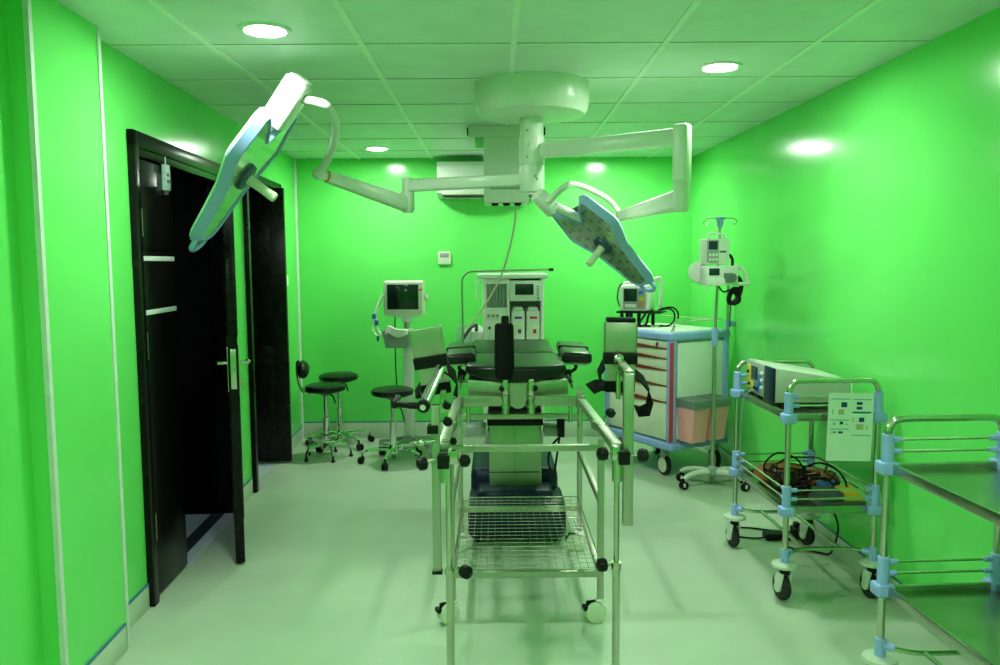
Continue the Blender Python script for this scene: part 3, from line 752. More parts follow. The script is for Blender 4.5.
# traction screw with crank at the left foot plate
a = at(440, 370, 3.0); c = at(423.5, 406, 2.58); d = (c-a).normalized()
ts = MB().cyl(a, c, .019, n=22).build('traction_screw', 'chrome', ot)
sd = d.cross(Vector((1, 0, .4))).normalized()
MB().bar(a+sd*.018, c+sd*.018-d*.02, .012, .006, up=sd).build('screw_slot', 'dkgrey', ts)
MB().cyl(c-d*.012, c+d*.012, .022, n=20, bev=.005).build('screw_cap', 'black', ts)
MB().cyl(c+d*.010, c+d*.016, .010, n=14).build('screw_nut', 'chrome', ts)
e1 = at(411, 405.5, 2.57); e2 = at(395, 404, 2.60)
MB().tube([c, e1, at(403, 404.5, 2.585), e2], .0115, 12).sph(e2, .015, (1, 1, 1.1), 12).cyl(e2, e2+Vector((0, .07, .01)), .011, .013, n=14, bev=.004).build('crank_handle', 'black', ts)
# screen frame at the head end
p0 = at(463, 352, 5.22); z1 = 1.458
MB().tube([(p0.x, 5.22, .86), (p0.x, 5.22, 1.0), (p0.x, 5.22, 1.2), (p0.x, 5.22, z1-.07), (p0.x+.02, 5.22, z1-.02), (p0.x+.07, 5.22, z1), (.1, 5.22, z1+.006), (.355, 5.22, z1+.010)], .006, 10).bx(p0.x-.015, p0.x+.03, 5.2, 5.24, .85, .92, .004).build('screen_frame', 'steel2', ot)
MB().cyl((.35, 5.22, z1+.010), (.382, 5.22, z1+.010), .010, n=12, bev=.003).build('frame_tip', 'black', ot)

# ------------------------------------------------------------------ wheeled rack carrying the traction gear
rk = thing('storage_rack', 'low stainless wheeled frame with wire shelf standing at the foot of operating table', 'rack', (.12, 3.64, 0))
XL, XR, YF, YB = -.190, .432, 3.22, 4.05
fr = MB()
T_ = .026
for x, y, z1 in ((XL, YF, .785), (XR, YF, .785), (XL, YB, .765), (XR, YB, .87)):
    MB().bx(x-T_/2, x+T_/2, y-T_/2, y+T_/2, .105, z1, .002).build('upright', 'steel2', rk)
for y, z in ((YF, .752), (YB, .722), (YF, .215), (YB, .23)):
    MB().bar((XL, y, z), (XR, y, z), .026, .030, up=(0, 1, 0), bev=.002).build('cross_bar', 'steel2', rk)
for x in (XL, XR):
    for z in (.53, .222): MB().bar((x, YF, z-.005), (x, YB, z+.005), .024, .030, bev=.002).build('side_bar', 'steel2', rk)
ws = MB()
n = 19
for i in range(n):
    x = XL+.015+(XR-XL-.03)*i/(n-1)
    ws.tube([(x, YF+.01, .232), (x, YB-.015, .232), (x, YB-.012, .296)], .0013, 5, smooth=False)
for j in range(17):
    y = YF+.015+(YB-YF-.03)*j/16
    ws.tube([(XL, y, .2345), (XR, y, .2345)], .0013, 5, smooth=False)
for k in range(4):
    z = .245+.017*k; ws.tube([(XL+.01, YB-.012, z), (XR-.01, YB-.012, z)], .0018 if k < 3 else .003, 5, smooth=False)
for x in (XL+.012, XR-.012):
    ws.tube([(x, YF, .296), (x, YB-.012, .296)], .003, 6, smooth=False)
ws.build('wire_shelf', 'steel', rk)
for x, y, r_ in ((XR, YF, .2), (XL, YF, .5), (XR, YB, -.3), (XL, YB, .1)):
    Mx = Matrix.Translation((x-.02, y+.01, 0)) @ Matrix.Rotation(r_, 4, 'Z')
    cs = MB().cyl((x, y, .085), (x, y, .12), .010, n=12).lathe([(.02, .092), (.022, .10), (.012, .108)], 14, Matrix.Translation((x, y, 0)))
    cs = cs.build('caster', 'white', rk)
    lab(cs, 'pale twin-wheel caster')
    wl = MB()
    for q in (-.024, .006): wl.rev([(.038, 0), (.045, .004), (.045, .014), (.036, .018)], Mx @ Vector((0, q, .0455)), Mx @ Vector((0, q+.018, .0455)), 22)
    wl.build('wheel', 'cream', cs)
    MB().bx(-.04, .0, -.006, .006, .045, .094, .004, 2, Mx=Mx).bx(-.055, -.035, -.02, .02, .055, .075, .005, 2, Mx=Mx).build('brake_lever', 'black', cs)

# ------------------------------------------------------------------ emergency cart
CC = Vector((1.20, 5.36, 0)); e1v = Vector((-.5, .866, 0)); e2v = Vector((.866, .5, 0))
cart = thing('emergency_cart', 'white emergency drug cart with blue edging, red stripe and five drawers against the right wall', 'medical cart', tuple(CC), 0)
MC = Matrix.Translation(CC) @ Matrix((e1v, e2v, Vector((0, 0, 1)))).transposed().to_4x4()      # x along drawer front, y along side
Wd, Dp = .74, .54
ok = dict(Mx=MC)
MB().bx(.03, Wd-.03, .03, Dp-.03, .26, .975, .004, **ok).build('body', 'cream', cart)
MB().bx(-.01, Wd+.01, -.01, Dp+.01, .205, .262, .018, 3, **ok).build('base_bumper', 'cartblue', cart)
MB().bx(-.012, Wd+.012, -.012, Dp+.012, .972, 1.028, .016, 3, **ok).build('top_edge', 'cartblue', cart)
MB().bx(.03, Wd-.03, .03, Dp-.03, 1.02, 1.034, .003, **ok).build('top_tray', 'white', cart)
for x, y in ((.022, .022), (Wd-.022, .022), (.022, Dp-.022), (Wd-.022, Dp-.022)):
    MB().bx(x-.026, x+.026, y-.026, y+.026, .255, .98, .012, 3, **ok).build('corner_post', 'cartblue', cart)
MB().bx(-.014, .014, -.008, .008, .27, .965, .003, 2, Mx=MC @ Matrix.Translation((.0045, .0045, 0)) @ Matrix.Rotation(-PI/4, 4, 'Z')).build('red_stripe', 'red', cart)
zs = [.968, .915, .845, .765, .655, .54, .275]
for i in range(6):
    z1, z0 = zs[i]-.004, zs[i+1]+.004
    dw = MB().bx(.055, Wd-.055, .002, .04, z0, z1, .004, **ok).build('drawer', 'cream', cart)
    if i < 5:
        pull = MB()
        pull.loft([[MC @ Vector(p) for p in ((.06, -.003, zs[i+1]+.004), (.06, -.003, zs[i+1]-.002), (.06, .012, zs[i+1]-.002), (.06, .012, zs[i+1]+.004))],
                   [MC @ Vector(p) for p in ((.36, -.010, zs[i+1]+.018), (.36, -.010, zs[i+1]-.008), (.36, .012, zs[i+1]-.008), (.36, .012, zs[i+1]+.018))],
                   [MC @ Vector(p) for p in ((.60, -.012, zs[i+1]+.024), (.60, -.012, zs[i+1]-.010), (.60, .012, zs[i+1]-.010), (.60, .012, zs[i+1]+.024))]])
        pull.build('drawer_pull', 'redbrown', dw)
lk = MB().rev([(.012, 0), (.012, .008)], MC @ Vector((.15, .004, .943)), MC @ Vector((.15, -.006, .943)), 14)
lk.bx(.145, .155, -.010, -.004, .905, .94, .001, **ok).build('lock', 'dkgrey', cart)
sp = MB().bx(.002, .008, .055, Dp-.055, .29, .955, .002, **ok); sp.build('side_panel', 'white', cart)
# rails on the top
MB().tube([MC @ Vector(p) for p in ((.06, .07, 1.03), (.06, .07, 1.08), (.06, .12, 1.10), (.06, Dp-.1, 1.10), (.08, Dp-.04, 1.10), (Wd-.1, Dp-.04, 1.10))], .006, 8).cyl(MC @ Vector((.06, .05, 1.03)), MC @ Vector((.03, .05, 1.075)), .009, n=10).build('guard_rail', 'steel', cart)
# rear pole with clamp
pb = MC @ Vector((.02, Dp+.005, 0))
MB().cyl((pb.x, pb.y, .50), (pb.x, pb.y, 1.36), .011, n=12).build('rear_pole', 'steel2', cart)
MB().cyl((pb.x-.0, pb.y, 1.05), (pb.x, pb.y, 1.09), .02, n=14).cyl((pb.x+.015, pb.y-.01, 1.07), (pb.x+.05, pb.y-.02, 1.07), .017, n=12, bev=.003).build('pole_clamp', 'cartblue', cart)
for i, (x, y) in enumerate(((.15, .08), (Wd-.09, .09), (.09, Dp-.03), (Wd-.09, Dp-.09))):
    c0 = MC @ Vector((x, y, 0)); a = (.35, -.2, .25, .1)[i]; dx, dy = math.cos(a), math.sin(a)
    cs = MB().cyl((c0.x, c0.y, .15), (c0.x, c0.y, .21), .022, n=14).bx(-.022, .022, -.03, .03, .125, .165, .008, 2, Mx=Matrix.Translation((c0.x, c0.y, 0)) @ Matrix.Rotation(a, 4, 'Z')).build('caster', 'grey', cart)
    MB().rev([(.060, 0), (.074, .006), (.074, .030), (.060, .036)], (c0.x-dx*.018, c0.y-dy*.018, .0745), (c0.x+dx*.018, c0.y+dy*.018, .0745), 26).build('wheel', 'rubber', cs)
    MB().cyl((c0.x-dx*.022, c0.y-dy*.022, .0745), (c0.x+dx*.022, c0.y+dy*.022, .0745), .055, n=24, bev=.004).build('wheel_disc', 'cream', cs)
# waste bins hooked on the side
for i, y0 in enumerate((.052, .227)):
    bt = thing('waste_bin', ('pink plastic bin with grey lid, nearer of the two on the cart side' if i == 0 else 'pink plastic bin with grey lid, farther of the two, behind the drip stand pole'), 'bin', tuple(MC @ Vector((-.085, y0+.075, .285))), 0, 'pink bins on the cart side')
    w1, w0 = .150, .125
    def rg(k, z):
        return [MC @ Vector(p) for p in ((-.004-.165*k, y0+.075-w1/2*k, z), (-.004-.165*k, y0+.075+w1/2*k, z), (-.004, y0+.075+w1/2*k, z), (-.004, y0+.075-w1/2*k, z))]
    MB().loft([rg(.80, .285), rg(.82, .283), rg(1., .515), rg(1.02, .522)]).build('bin_body', 'pink', bt, ang=20)
    MB().loft([rg(1.06, .520), rg(1.08, .540), rg(1.05, .572), rg(.98, .580)]).build('lid', 'lid', bt, ang=20)

# defibrillator standing on the cart
Md = Matrix.Translation((1.075, 5.98, 1.145)) @ Matrix.Rotation(math.radians(-24), 4, 'Z')
df = thing('defibrillator', 'white defibrillator monitor with green screen on top of the blue edged cart', 'defibrillator', (1.10, 6.02, 1.034))
MB().bx(-.115, .115, -.10, .10, .0, .205, .03, 4, Mx=Md).bx(-.10, .10, -.08, .08, .19, .225, .02, 3, Mx=Md).build('housing', 'white', df)
MB().bx(-.085, .085, -.106, -.095, .02, .175, .006, 2, Mx=Md).build('front_panel', 'grey', df)
MB().bx(-.078, .020, -.110, -.104, .075, .17, .002, 2, Mx=Md).build('screen', 'screen', df)
for p_, m_ in (((.05, .145), 'blue'), ((.055, .095), 'yellow'), ((.05, .055), 'orange')): MB().bx(p_[0]-.018, p_[0]+.018, -.112, -.105, p_[1]-.014, p_[1]+.014, .003, 2, Mx=Md).build('button', m_, df)
MB().bx(-.07, .015, -.112, -.104, .03, .055, .003, 2, Mx=Md).build('key_row', 'white', df)
MB().tube([Md @ Vector(p) for p in ((.10, .02, .20), (.13, .02, .24), (.165, .03, .245), (.17, .03, .19), (.165, .03, .04), (.15, .03, .02))], .013, 10).build('handle', 'white', df)
MB().tube([Md @ Vector(p) for p in ((-.09, -.03, .21), (-.13, -.03, .19), (-.15, -.03, .10), (-.13, -.03, .03))], .007, 8).build('side_lead', 'dkgrey', df)
lg = MB()
for x, y in ((-.10, -.08), (-.03, -.08), (.03, -.08), (.1, .08), (-.1, .08)): lg.bx(x-.012, x+.012, y-.012, y+.012, -.11, .0, .003, 2, Mx=Md)
lg.bx(-.14, .20, -.10, .10, -.014, .0, .004, 2, Mx=Md); lg.build('bracket', 'black', df)
cb = MB()
cb.tube([Md @ Vector(p) for p in ((.09, -.08, .0), (.08, -.13, -.03), (.05, -.15, -.085), (.07, -.12, -.104), (.12, -.10, -.104))], .009, 8)
cb.tube([Md @ Vector(p) for p in ((.13, -.07, .01), (.11, -.12, -.03), (.10, -.14, -.085), (.06, -.16, -.104), (.02, -.15, -.104))], .009, 8)
cb.tube([Md @ Vector(p) for p in ((.16, 0, .01), (.24, -.01, .02), (.28, -.02, -.01), (.28, -.03, -.07), (.24, -.04, -.104), (.18, -.05, -.104))], .007, 8)
cb.tube([Md @ Vector(p) for p in ((.15, .05, .01), (.25, .02, .03), (.30, .0, .0), (.31, -.02, -.05))], .007, 8)
o = cb.build('cable_bundle', 'black'); tag(o, 'black leads hanging from the defibrillator onto the blue edged cart top', 'cables')

# ------------------------------------------------------------------ drip stand with pumps
iv = thing('drip_stand', 'stainless drip stand with hooks and four-legged white base in front of the pink bins', 'drip stand', (1.458, 5.24, 0))
ix, iy = 1.458, 5.24
MB().lathe([(.03, .075), (.038, .085), (.034, .125), (.018, .14)], 20, Matrix.Translation((ix, iy, 0))).build('hub', 'grey', iv)
MB().cyl((ix, iy, .12), (ix, iy, .98), .0135, n=16).cyl((ix, iy, .97), (ix+.022, iy, 1.80), .0095, n=14).build('pole', 'steel2', iv)
MB().cyl((ix, iy, .955), (ix, iy, 1.075), .020, n=16, bev=.004).build('height_clamp', 'cartblue', iv)
MB().lathe([(.012, 1.735), (.02, 1.75), (.022, 1.785), (.034, 1.79), (.034, 1.803)], 16, Matrix.Translation((ix+.022, iy, 0))).build('hook_hub', 'cartblue', iv)
for i in range(4):
    a = PI/4+i*PI/2+.45; c_, s_ = math.cos(a), math.sin(a); q = lambda r, z: (ix+.022+c_*r, iy+s_*r, z)
    MB().tube([q(.02, 1.795), q(.06, 1.796), q(.09, 1.79), q(.105, 1.775), q(.10, 1.76), q(.085, 1.757), q(.075, 1.768)], .0035, 8).build('hook', 'steel', iv)
for i, a in enumerate((math.radians(200), math.radians(-35), math.radians(145), math.radians(20))):
    c_, s_ = math.cos(a), math.sin(a)
    L = .225
    MB().tube([(ix+c_*.02, iy+s_*.02, .10), (ix+c_*L*.5, iy+s_*L*.5, .105), (ix+c_*L*.85, iy+s_*L*.85, .088), (ix+c_*L, iy+s_*L, .07)], [.019]*6+[.017]*6+[.014]*8, 10).build('leg', 'lampwhite', iv)
    x, y = ix+c_*L, iy+s_*L
    cs = MB()
    for q_ in (-.013, .013): cs.rev([(.018, 0), (.027, .004), (.027, .016), (.018, .020)], (x-s_*(q_-.01), y+c_*(q_-.01), .0275), (x-s_*(q_+.01), y+c_*(q_+.01), .0275), 16)
    cs.cyl((x, y, .03), (x, y, .075), .008, n=10).mat(1).bx(x-.007, x+.007, y-.03, y-.018, .02, .045, .003)
    cs.build('caster', ['black', 'white'], iv)

ip = thing('infusion_pump', 'white infusion pump with small dark display, upper device clamped on drip stand', 'infusion pump', (1.43, 5.15, 1.49))
Mi = Matrix.Translation((1.425, 5.14, 1.495)) @ Matrix.Rotation(math.radians(8), 4, 'Z')
MB().bx(-.088, .070, -.06, .06, 0, .165, .010, 3, Mx=Mi).build('housing', 'white', ip)
MB().bx(-.085, -.005, -.066, -.058, .012, .155, .003, 2, Mx=Mi).build('control_panel', 'grey', ip)
MB().bx(-.075, -.015, -.069, -.064, .095, .148, .002, 2, Mx=Mi).build('display', 'screen_blue', ip)
k = MB()
for i in range(3):
    for j in range(2): k.bx(-.072+.022*i, -.056+.022*i, -.070, -.064, .022+.03*j, .04+.03*j, .002, 1, Mx=Mi)
k.build('button', 'white', ip)
MB().bx(.002, .045, -.064, -.058, .075, .088, .001, 1, Mx=Mi).build('badge', 'dkgrey', ip)
MB().tube([Mi @ Vector(p) for p in ((-.05, 0, .16), (-.045, 0, .19), (-.02, 0, .197), (.035, 0, .197), (.055, 0, .19), (.06, 0, .16))], .008, 10).build('handle', 'white', ip)

sy = thing('syringe_pump', 'white syringe pump with angled handle, lower device clamped on drip stand', 'syringe pump', (1.45, 5.15, 1.36))
Ms = Matrix.Translation((1.455, 5.14, 1.36)) @ Matrix.Rotation(math.radians(8), 4, 'Z')
s_ = MB().bx(-.125, .10, -.065, .06, 0, .125, .012, 3, Mx=Ms)
s_.bx(-.12, .02, -.085, -.05, .0, .045, .008, 2, Mx=Ms)
s_.cyl(Ms @ Vector((-.13, .03, .085)), Ms @ Vector((-.13, .05, .085)), .068, n=28, bev=.005)
s_.build('housing', 'white', sy)
MB().tube([Ms @ Vector(p) for p in ((.09, 0, .115), (.14, 0, .115), (.175, 0, .07), (.195, 0, .012), (.15, 0, .008), (.09, 0, .01))], .012, 10).build('handle', 'white', sy)
MB().bx(-.10, -.03, -.069, -.063, .065, .11, .002, 2, Mx=Ms).build('display', 'screen_blue', sy)
MB().cyl(Ms @ Vector((.045, -.03, .05)), Ms @ Vector((.045, -.10, .05)), .034, .030, n=20, bev=.004).bx(.0, .05, -.10, -.06, .02, .08, .006, 2, Mx=Ms).build('syringe_clamp', 'lid', sy)
MB().tube([Ms @ Vector(p) for p in ((-.11, -.07, .0), (-.112, -.07, -.03))], .006, 8).build('drip_nozzle', 'white', sy)
cb = MB().tube([(1.555, 5.20, 1.41), (1.60, 5.2, 1.40), (1.615, 5.2, 1.34), (1.59, 5.2, 1.27), (1.55, 5.2, 1.24), (1.535, 5.2, 1.27), (1.56, 5.2, 1.33), (1.60, 5.2, 1.33)], .016, 8)
cb.tube([(1.545, 5.2, 1.32), (1.58, 5.2, 1.31), (1.60, 5.2, 1.26), (1.56, 5.2, 1.235)], .018, 8).tube([(1.54, 5.22, 1.56), (1.56, 5.22, 1.52), (1.55, 5.21, 1.42)], .010, 8)
cb.tube([(1.47, 5.22, 1.35), (1.50, 5.2, 1.315), (1.54, 5.2, 1.33)], .006, 8).tube([(1.55, 5.2, 1.25), (1.545, 5.2, 1.15), (1.548, 5.21, 1.08)], .004, 6)
o = cb.build('power_cable', 'black'); tag(o, 'black mains cable bundled and hanging right of the syringe pump', 'cable')

# ------------------------------------------------------------------ instrument trolleys
def trolley(label, loc, rot, w, l, side_rails):
    t = thing('instrument_trolley', label, 'trolley', loc, rot, 'stainless two-shelf trolleys')
    hx, hy = w/2, l/2; R = .0125
    for sy_ in (-1, 1):
        y = sy_*hy
        MB().tube([(-hx, y, .17), (-hx, y, .50), (-hx, y, .90), (-hx, y, .945), (-hx+.012, y, .975), (-hx+.045, y, .992), (0, y, .993), (hx-.045, y, .992), (hx-.012, y, .975), (hx, y, .945), (hx, y, .90), (hx, y, .50), (hx, y, .17)], R, 12, 5).build('end_frame', 'steel', t, local=True)
        for zb in (.838, .42):
            for dz in (.045, .085): MB().cyl((-hx, y, zb+dz), (hx, y, zb+dz), .0045, n=8).build('rail', 'steel', t, local=True)
        # bowed lower stretcher
        MB().tube([(-hx, y, .215), (-hx+.04, y-sy_*.035, .213), (-hx+.10, y-sy_*.06, .212), (0, y-sy_*.065, .212), (hx-.10, y-sy_*.06, .212), (hx-.04, y-sy_*.035, .213), (hx, y, .215)], .009, 10, 5).build('stretcher', 'steel', t, local=True)
    for sx in (-1, 1):
        MB().cyl((sx*w*.2, -hy+.064, .212), (sx*w*.2, hy-.064, .212), .009, n=10).build('stretcher', 'steel', t, local=True)
        if side_rails:
            for dz in (.045, .085): MB().cyl((sx*hx, -hy, .42+dz), (sx*hx, hy, .42+dz), .0045, n=8).build('rail', 'steel', t, local=True)
    for zb in (.838, .42):
        s_ = MB(); s_.bx(-hx+.005, hx-.005, -hy+.005, hy-.005, zb-.022, zb-.016)
        for sx in (-1, 1):
            s_.bx(sx*(hx-.011)-.007, sx*(hx-.011)+.007, -hy+.02, hy-.02, zb-.026, zb+.008, .003)
            s_.bx(-hx+.02, hx-.02, sx*(hy-.011)-.007, sx*(hy-.011)+.007, zb-.026, zb+.008, .003)
        s_.build('shelf', 'shelf_steel', t, local=True)
        for sx in (-1, 1):
            for sy_ in (-1, 1):
                x, y = sx*hx, sy_*hy
                j = MB().cyl((x, y, zb), (x, y, zb+.105), .0195, n=18, bev=.003)
                j.bx(x-.030, x+.030, y-.030, y+.030, zb-.030, zb+.012, .008, 3)
                for dz in (.045, .085): j.cyl((x, y, zb+dz), (x-sx*.045, y, zb+dz), .009, n=10)
                if side_rails and zb < .6:
                    for dz in (.045, .085): j.cyl((x, y, zb+dz), (x, y-sy_*.045, zb+dz), .009, n=10)
                j.build('corner_joint', 'jointblue', t, local=True)
    for sx in (-1, 1):
        for sy_ in (-1, 1):
            x, y = sx*hx, sy_*hy
            MB().cyl((x, y, .172), (x, y, .240), .0185, n=16, bev=.003).cyl((x, y, .215), (x-sx*.035, y-sy_*.028, .214), .0135, n=12).build('foot_joint', 'jointblue', t, local=True)
            a = {(-1, -1): .2, (-1, 1): .15, (1, -1): .1, (1, 1): .25}[(sx, sy_)]
            cs = MB().lathe([(.052, .158), (.058, .162), (.056, .172), (.03, .178)], 24, Matrix.Translation((x, y, 0))); cs = cs.build('caster', 'cove', t, local=True)
            lab(cs, 'grey bumper disc and caster')
            Mx = Matrix.Translation((x, y, 0)) @ Matrix.Rotation(a, 4, 'Z')
            MB().lathe([(.022, .125), (.024, .158)], 16, Matrix.Translation((x, y, 0))).build('swivel', 'black', cs, local=True)
            wv = MB().rev([(.04, 0), (.056, .004), (.058, .010), (.058, .022), (.056, .028), (.04, .032)], Mx @ Vector((-.016, .018, .0585)), Mx @ Vector((.016, .018, .0585)), 28); wv.build('wheel', 'rubber', cs, local=True)
            fk = MB()
            for q_ in (-.024, .018): fk.loft([[Mx @ Vector(p) for p in ((q_, -.024, .13), (q_+.006, -.024, .13), (q_+.006, .026, .13), (q_, .026, .13))], [Mx @ Vector(p) for p in ((q_, -.015, .095), (q_+.006, -.015, .095), (q_+.006, .042, .095), (q_, .042, .095))], [Mx @ Vector(p) for p in ((q_, .0, .045), (q_+.006, .0, .045), (q_+.006, .034, .045), (q_, .034, .045))]])
            fk.cyl(Mx @ Vector((-.027, .018, .0585)), Mx @ Vector((.027, .018, .0585)), .022, n=14).build('fork', 'white', cs, local=True)
    return t


T1 = trolley('stainless trolley with blue joints carrying a white generator and a heap of cables', (1.469, 3.755, 0), .035, .40, .665, True)
T2 = trolley('empty stainless trolley with blue joints, nearest at the right edge', (1.512, 2.255, 0), .045, .395, .665, False)

# electrosurgical generator on the first trolley
eg = thing('electrosurgical_generator', 'white generator with yellow and blue front panel on the upper shelf of the trolley', 'generator', (1.50, 3.76, .838))
zb = .852
hb = MB().bx(1.3070, 1.655, 3.66, 4.048, zb, zb+.165, .006)
for v in hb.v:                                      # the case slopes down towards its back
    if v.z > zb+.1: v.z -= .058*(v.x-1.307)/.348
hb.build('housing', 'ivory', eg)
MB().bx(1.2940, 1.3100, 3.79, 4.048, zb+.004, zb+.160, .004).build('front_panel', 'grey', eg)
MB().bx(1.2960, 1.3100, 3.662, 3.785, zb+.0, zb+.162, .003).build('dark_panel', 'navy', eg)
MB().bx(1.2900, 1.2970, 3.875, 3.965, zb+.075, zb+.140, .002).build('display', 'screen_blue', eg)
MB().bx(1.2900, 1.2960, 3.98, 4.025, zb+.02, zb+.14, .002).bx(1.2895, 1.2960, 3.93, 4.015, zb+.02, zb+.062, .002).build('yellow_panel', 'yellow', eg)
MB().bx(1.2900, 1.2960, 3.845, 3.92, zb+.015, zb+.060, .002).bx(1.2900, 1.2960, 3.825, 3.86, zb+.055, zb+.11, .002).build('blue_panel', 'blue', eg)
k = MB()
for y, z in ((4.0, .105), (3.98, .045), (3.90, .035), (3.865, .035)): k.cyl((1.2940, y, zb+z), (1.2800, y, zb+z), .008, n=12, bev=.002)
k.build('socket', 'black', eg)
k = MB()
for i in range(3): k.cyl((1.2960, 3.806, zb+.05+.035*i), (1.2840, 3.806, zb+.05+.035*i), .009, n=12, bev=.002)
k.build('dial', 'white', eg)
for x in (1.35, 1.61):
    for y in (3.70, 4.0): MB().cyl((x, y, .824), (x, y, zb+.001), .014, n=12).build('rubber_foot', 'rubber', eg)
o = MB().tube([(1.280, 3.865, .884), (1.250, 3.88, .868), (1.235, 3.91, .82), (1.232, 3.92, .70), (1.236, 3.94, .60), (1.238, 3.95, .50), (1.238, 3.95, .42), (1.238, 3.95, .36)], .0028, 6, 8).build('thin_lead', 'grey')
tag(o, 'thin grey lead hanging down beside the shelves from the generator front', 'lead')
# paper sheet on the front rail
sh = thing('instruction_sheet', 'white printed instruction sheet with small diagrams hanging on the trolley end rail', 'paper', (1.56, 3.415, .94))
Mp = Matrix.Translation((1.541, 3.392, .792)) @ Matrix.Rotation(.02, 4, 'Y') @ Matrix.Scale(.95, 4)
q = MB().bx(-.104, .104, 0, .0012, -.158, .158, Mx=Mp)
def pr_(m_, x0, x1, z0, z1): q.mat(m_).bx(x0, x1, -.0006, .0, z0, z1, Mx=Mp)
for x0, x1, z in ((-.092, -.004, .130), (.008, .094, .128), (-.090, -.004, .032), (.008, .094, .068), (-.092, -.004, -.010), (.008, .094, -.038)): pr_(1, x0, x1, z-.0022, z+.0022)
pr_(1, .010, .094, .064, .073)
for x0, x1, z0, z1 in ((-.045, -.018, .092, .115), (.026, .052, .104, .117), (.026, .052, .082, .095), (.040, .064, .024, .045), (-.048, -.032, .012, .025), (-.054, -.032, -.030, -.020)): pr_(2, x0, x1, z0, z1)
for x0, x1, z0, z1 in ((-.056, -.030, .058, .082), (-.085, -.079, .06, .084), (.028, .062, -.012, .014), (.074, .080, -.012, .012), (.010, .016, .024, .046)): pr_(3, x0, x1, z0, z1)
for x0, x1, z0, z1 in ((-.078, -.070, .010, .020), (-.078, -.064, -.030, -.020), (-.088, -.084, -.03, -.022), (-.020, -.012, .010, .016)): pr_(4, x0, x1, z0, z1)
q.build('sheet', ['paper', 'ink_teal', 'ink_dark', 'ink_tan', 'ink_olive'], sh)
MB().tube([Mp @ Vector((0, .0, .158)), Mp @ Vector((-.002, .0, .195)), Mp @ Vector((.0, .014, .2))], .0022, 6).cyl(Mp @ Vector((0, -.002, .15)), Mp @ Vector((0, .003, .15)), .004, n=8).build('hanging_hook', 'white', sh)

# lower shelf clutter
zl = .404
rnd = random.Random(3)
cb = MB()
for k in range(9):
    cx_, cy_ = 1.47+rnd.uniform(-.05, .06), 3.74+rnd.uniform(-.10, .09); R1, R2 = rnd.uniform(.09, .15), rnd.uniform(.07, .14); tz = rnd.uniform(-.30, .34); ph = rnd.uniform(0, 6)
    zz = zl+.05+.006*k
    cb.tube([(cx_+R1*math.cos(a*PI/6), cy_+R2*math.sin(a*PI/6), max(zl+.012, zz+tz*R1*math.cos(a*PI/6+ph)+.010*math.sin(3*a))) for a in range(12)], .0048, 7, 4, closed=True)
for k in range(2):
    cb.tube([(1.34+.15*k, 3.78-.12*k, zl+.03), (1.31+.15*k, 3.80-.1*k, zl+.11), (1.36+.15*k, 3.76-.12*k, zl+.185-.02*k), (1.43+.14*k, 3.70-.1*k, zl+.17-.02*k), (1.47+.14*k, 3.68-.1*k, zl+.10), (1.48+.14*k, 3.66-.1*k, zl+.03)], .0048, 7, 8)
o = cb.build('cable_heap', 'black'); tag(o, 'tangled heap of black cables lying on the lower shelf of the trolley', 'cables')
n_ = 18
bg = MB().loft([[(1.435+r*1.25*math.cos(2*PI*i/n_), 3.92+r*.9*math.sin(2*PI*i/n_), z+.008*math.sin(5*i)) for i in range(n_)] for r, z in ((.085, zl+.01), (.105, zl+.03), (.10, zl+.065), (.06, zl+.085), (.02, zl+.09))])
o = bg.build('pouch', 'brown'); tag(o, 'orange brown pouch under the cables at the far end of the lower shelf', 'pouch')
bg = MB().loft([[(1.562+r*.95*math.cos(2*PI*i/n_), 3.74+r*1.2*math.sin(2*PI*i/n_), z+.008*math.sin(4*i+1)) for i in range(n_)] for r, z in ((.07, zl+.01), (.092, zl+.03), (.09, zl+.07), (.06, zl+.095), (.02, zl+.10))])
o = bg.build('pouch', 'brown'); tag(o, 'dark orange brown pouch behind the yellow foot pedal on the lower shelf', 'pouch')
fp = thing('foot_pedal', 'black foot switch with a yellow and a blue pedal on the lower trolley shelf', 'foot pedal', (1.57, 3.53, zl))
MB().prism([(1.45, 3.455), (1.650, 3.455), (1.650, 3.60), (1.45, 3.60)], zl, zl+.035, bev=.008).bx(1.549, 1.561, 3.47, 3.6, zl+.03, zl+.07, .003).build('base', 'dkgrey', fp)
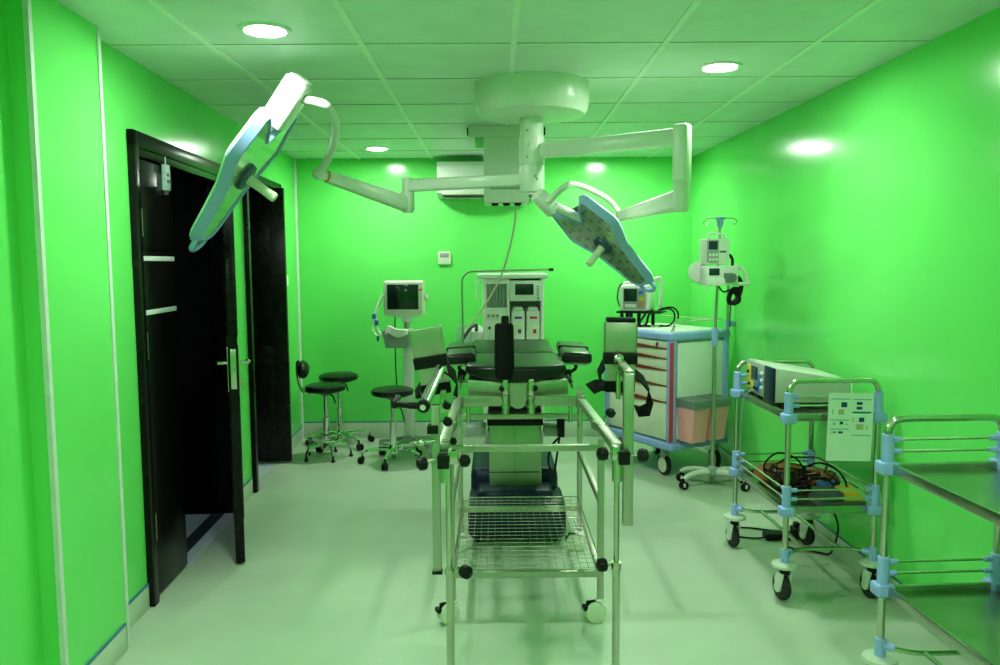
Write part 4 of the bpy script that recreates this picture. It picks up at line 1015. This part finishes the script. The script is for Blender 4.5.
for x0, m_, lb in ((1.562, 'yellow', 'yellow pedal'), (1.458, 'dkgrey', 'dark pedal')):
    lab(MB().loft([[(x0, 3.46, zl+.035), (x0+.085, 3.46, zl+.035), (x0+.085, 3.46, zl+.045), (x0, 3.46, zl+.045)], [(x0, 3.585, zl+.04), (x0+.085, 3.585, zl+.04), (x0+.085, 3.585, zl+.072), (x0, 3.585, zl+.072)]]).build('pedal', m_, fp), lb)
lab(MB().bx(1.50, 1.59, 3.60, 3.64, zl+.01, zl+.085, .012, 3).build('pedal', 'blue', fp), 'blue rear pedal')
# cord and mains adapter under the trolley
o = MB().tube([(1.575, 3.62, .378), (1.59, 3.63, .33), (1.64, 3.70, .24), (1.675, 3.80, .13), (1.69, 3.90, .03), (1.67, 3.97, .009), (1.62, 4.0, .009), (1.57, 4.02, .009), (1.53, 4.08, .009), (1.55, 4.14, .012)], .0055, 8, 8).build('mains_lead', 'black')
tag(o, 'black power cord hanging from the lower trolley shelf and curling over the floor', 'cord')
ad = thing('mains_adapter', 'black power bricks with cord loop on the floor under the loaded trolley', 'power adapter', (1.44, 3.78, 0))
MB().bx(1.46, 1.60, 4.17, 4.25, 0, .036, .010, 3).build('brick', 'black', ad)
MB().bx(1.615, 1.67, 4.18, 4.26, 0, .062, .01, 3).bx(1.625, 1.655, 4.20, 4.24, .058, .088, .006).build('plug', 'black', ad)
MB().tube([(1.465, 4.20, .014), (1.42, 4.20, .007), (1.34, 4.22, .007), (1.29, 4.28, .007), (1.32, 4.36, .007), (1.42, 4.37, .007), (1.52, 4.33, .007), (1.62, 4.26, .02)], .005, 8, 8).build('cord_loop', 'black', ad)

# ------------------------------------------------------------------ render look
w = bpy.data.worlds.new('world'); SC.world = w; w.use_nodes = True
w.node_tree.nodes['Background'].inputs['Color'].default_value = (.02, .02, .02, 1)
w.node_tree.nodes['Background'].inputs['Strength'].default_value = .2
vs = SC.view_settings
vs.view_transform = 'Standard'; vs.look = 'None'; vs.gamma = 1; vs.use_curve_mapping = False; vs.exposure = 0.
SC.cycles.max_bounces = 10; SC.cycles.diffuse_bounces = 6; SC.cycles.glossy_bounces = 4
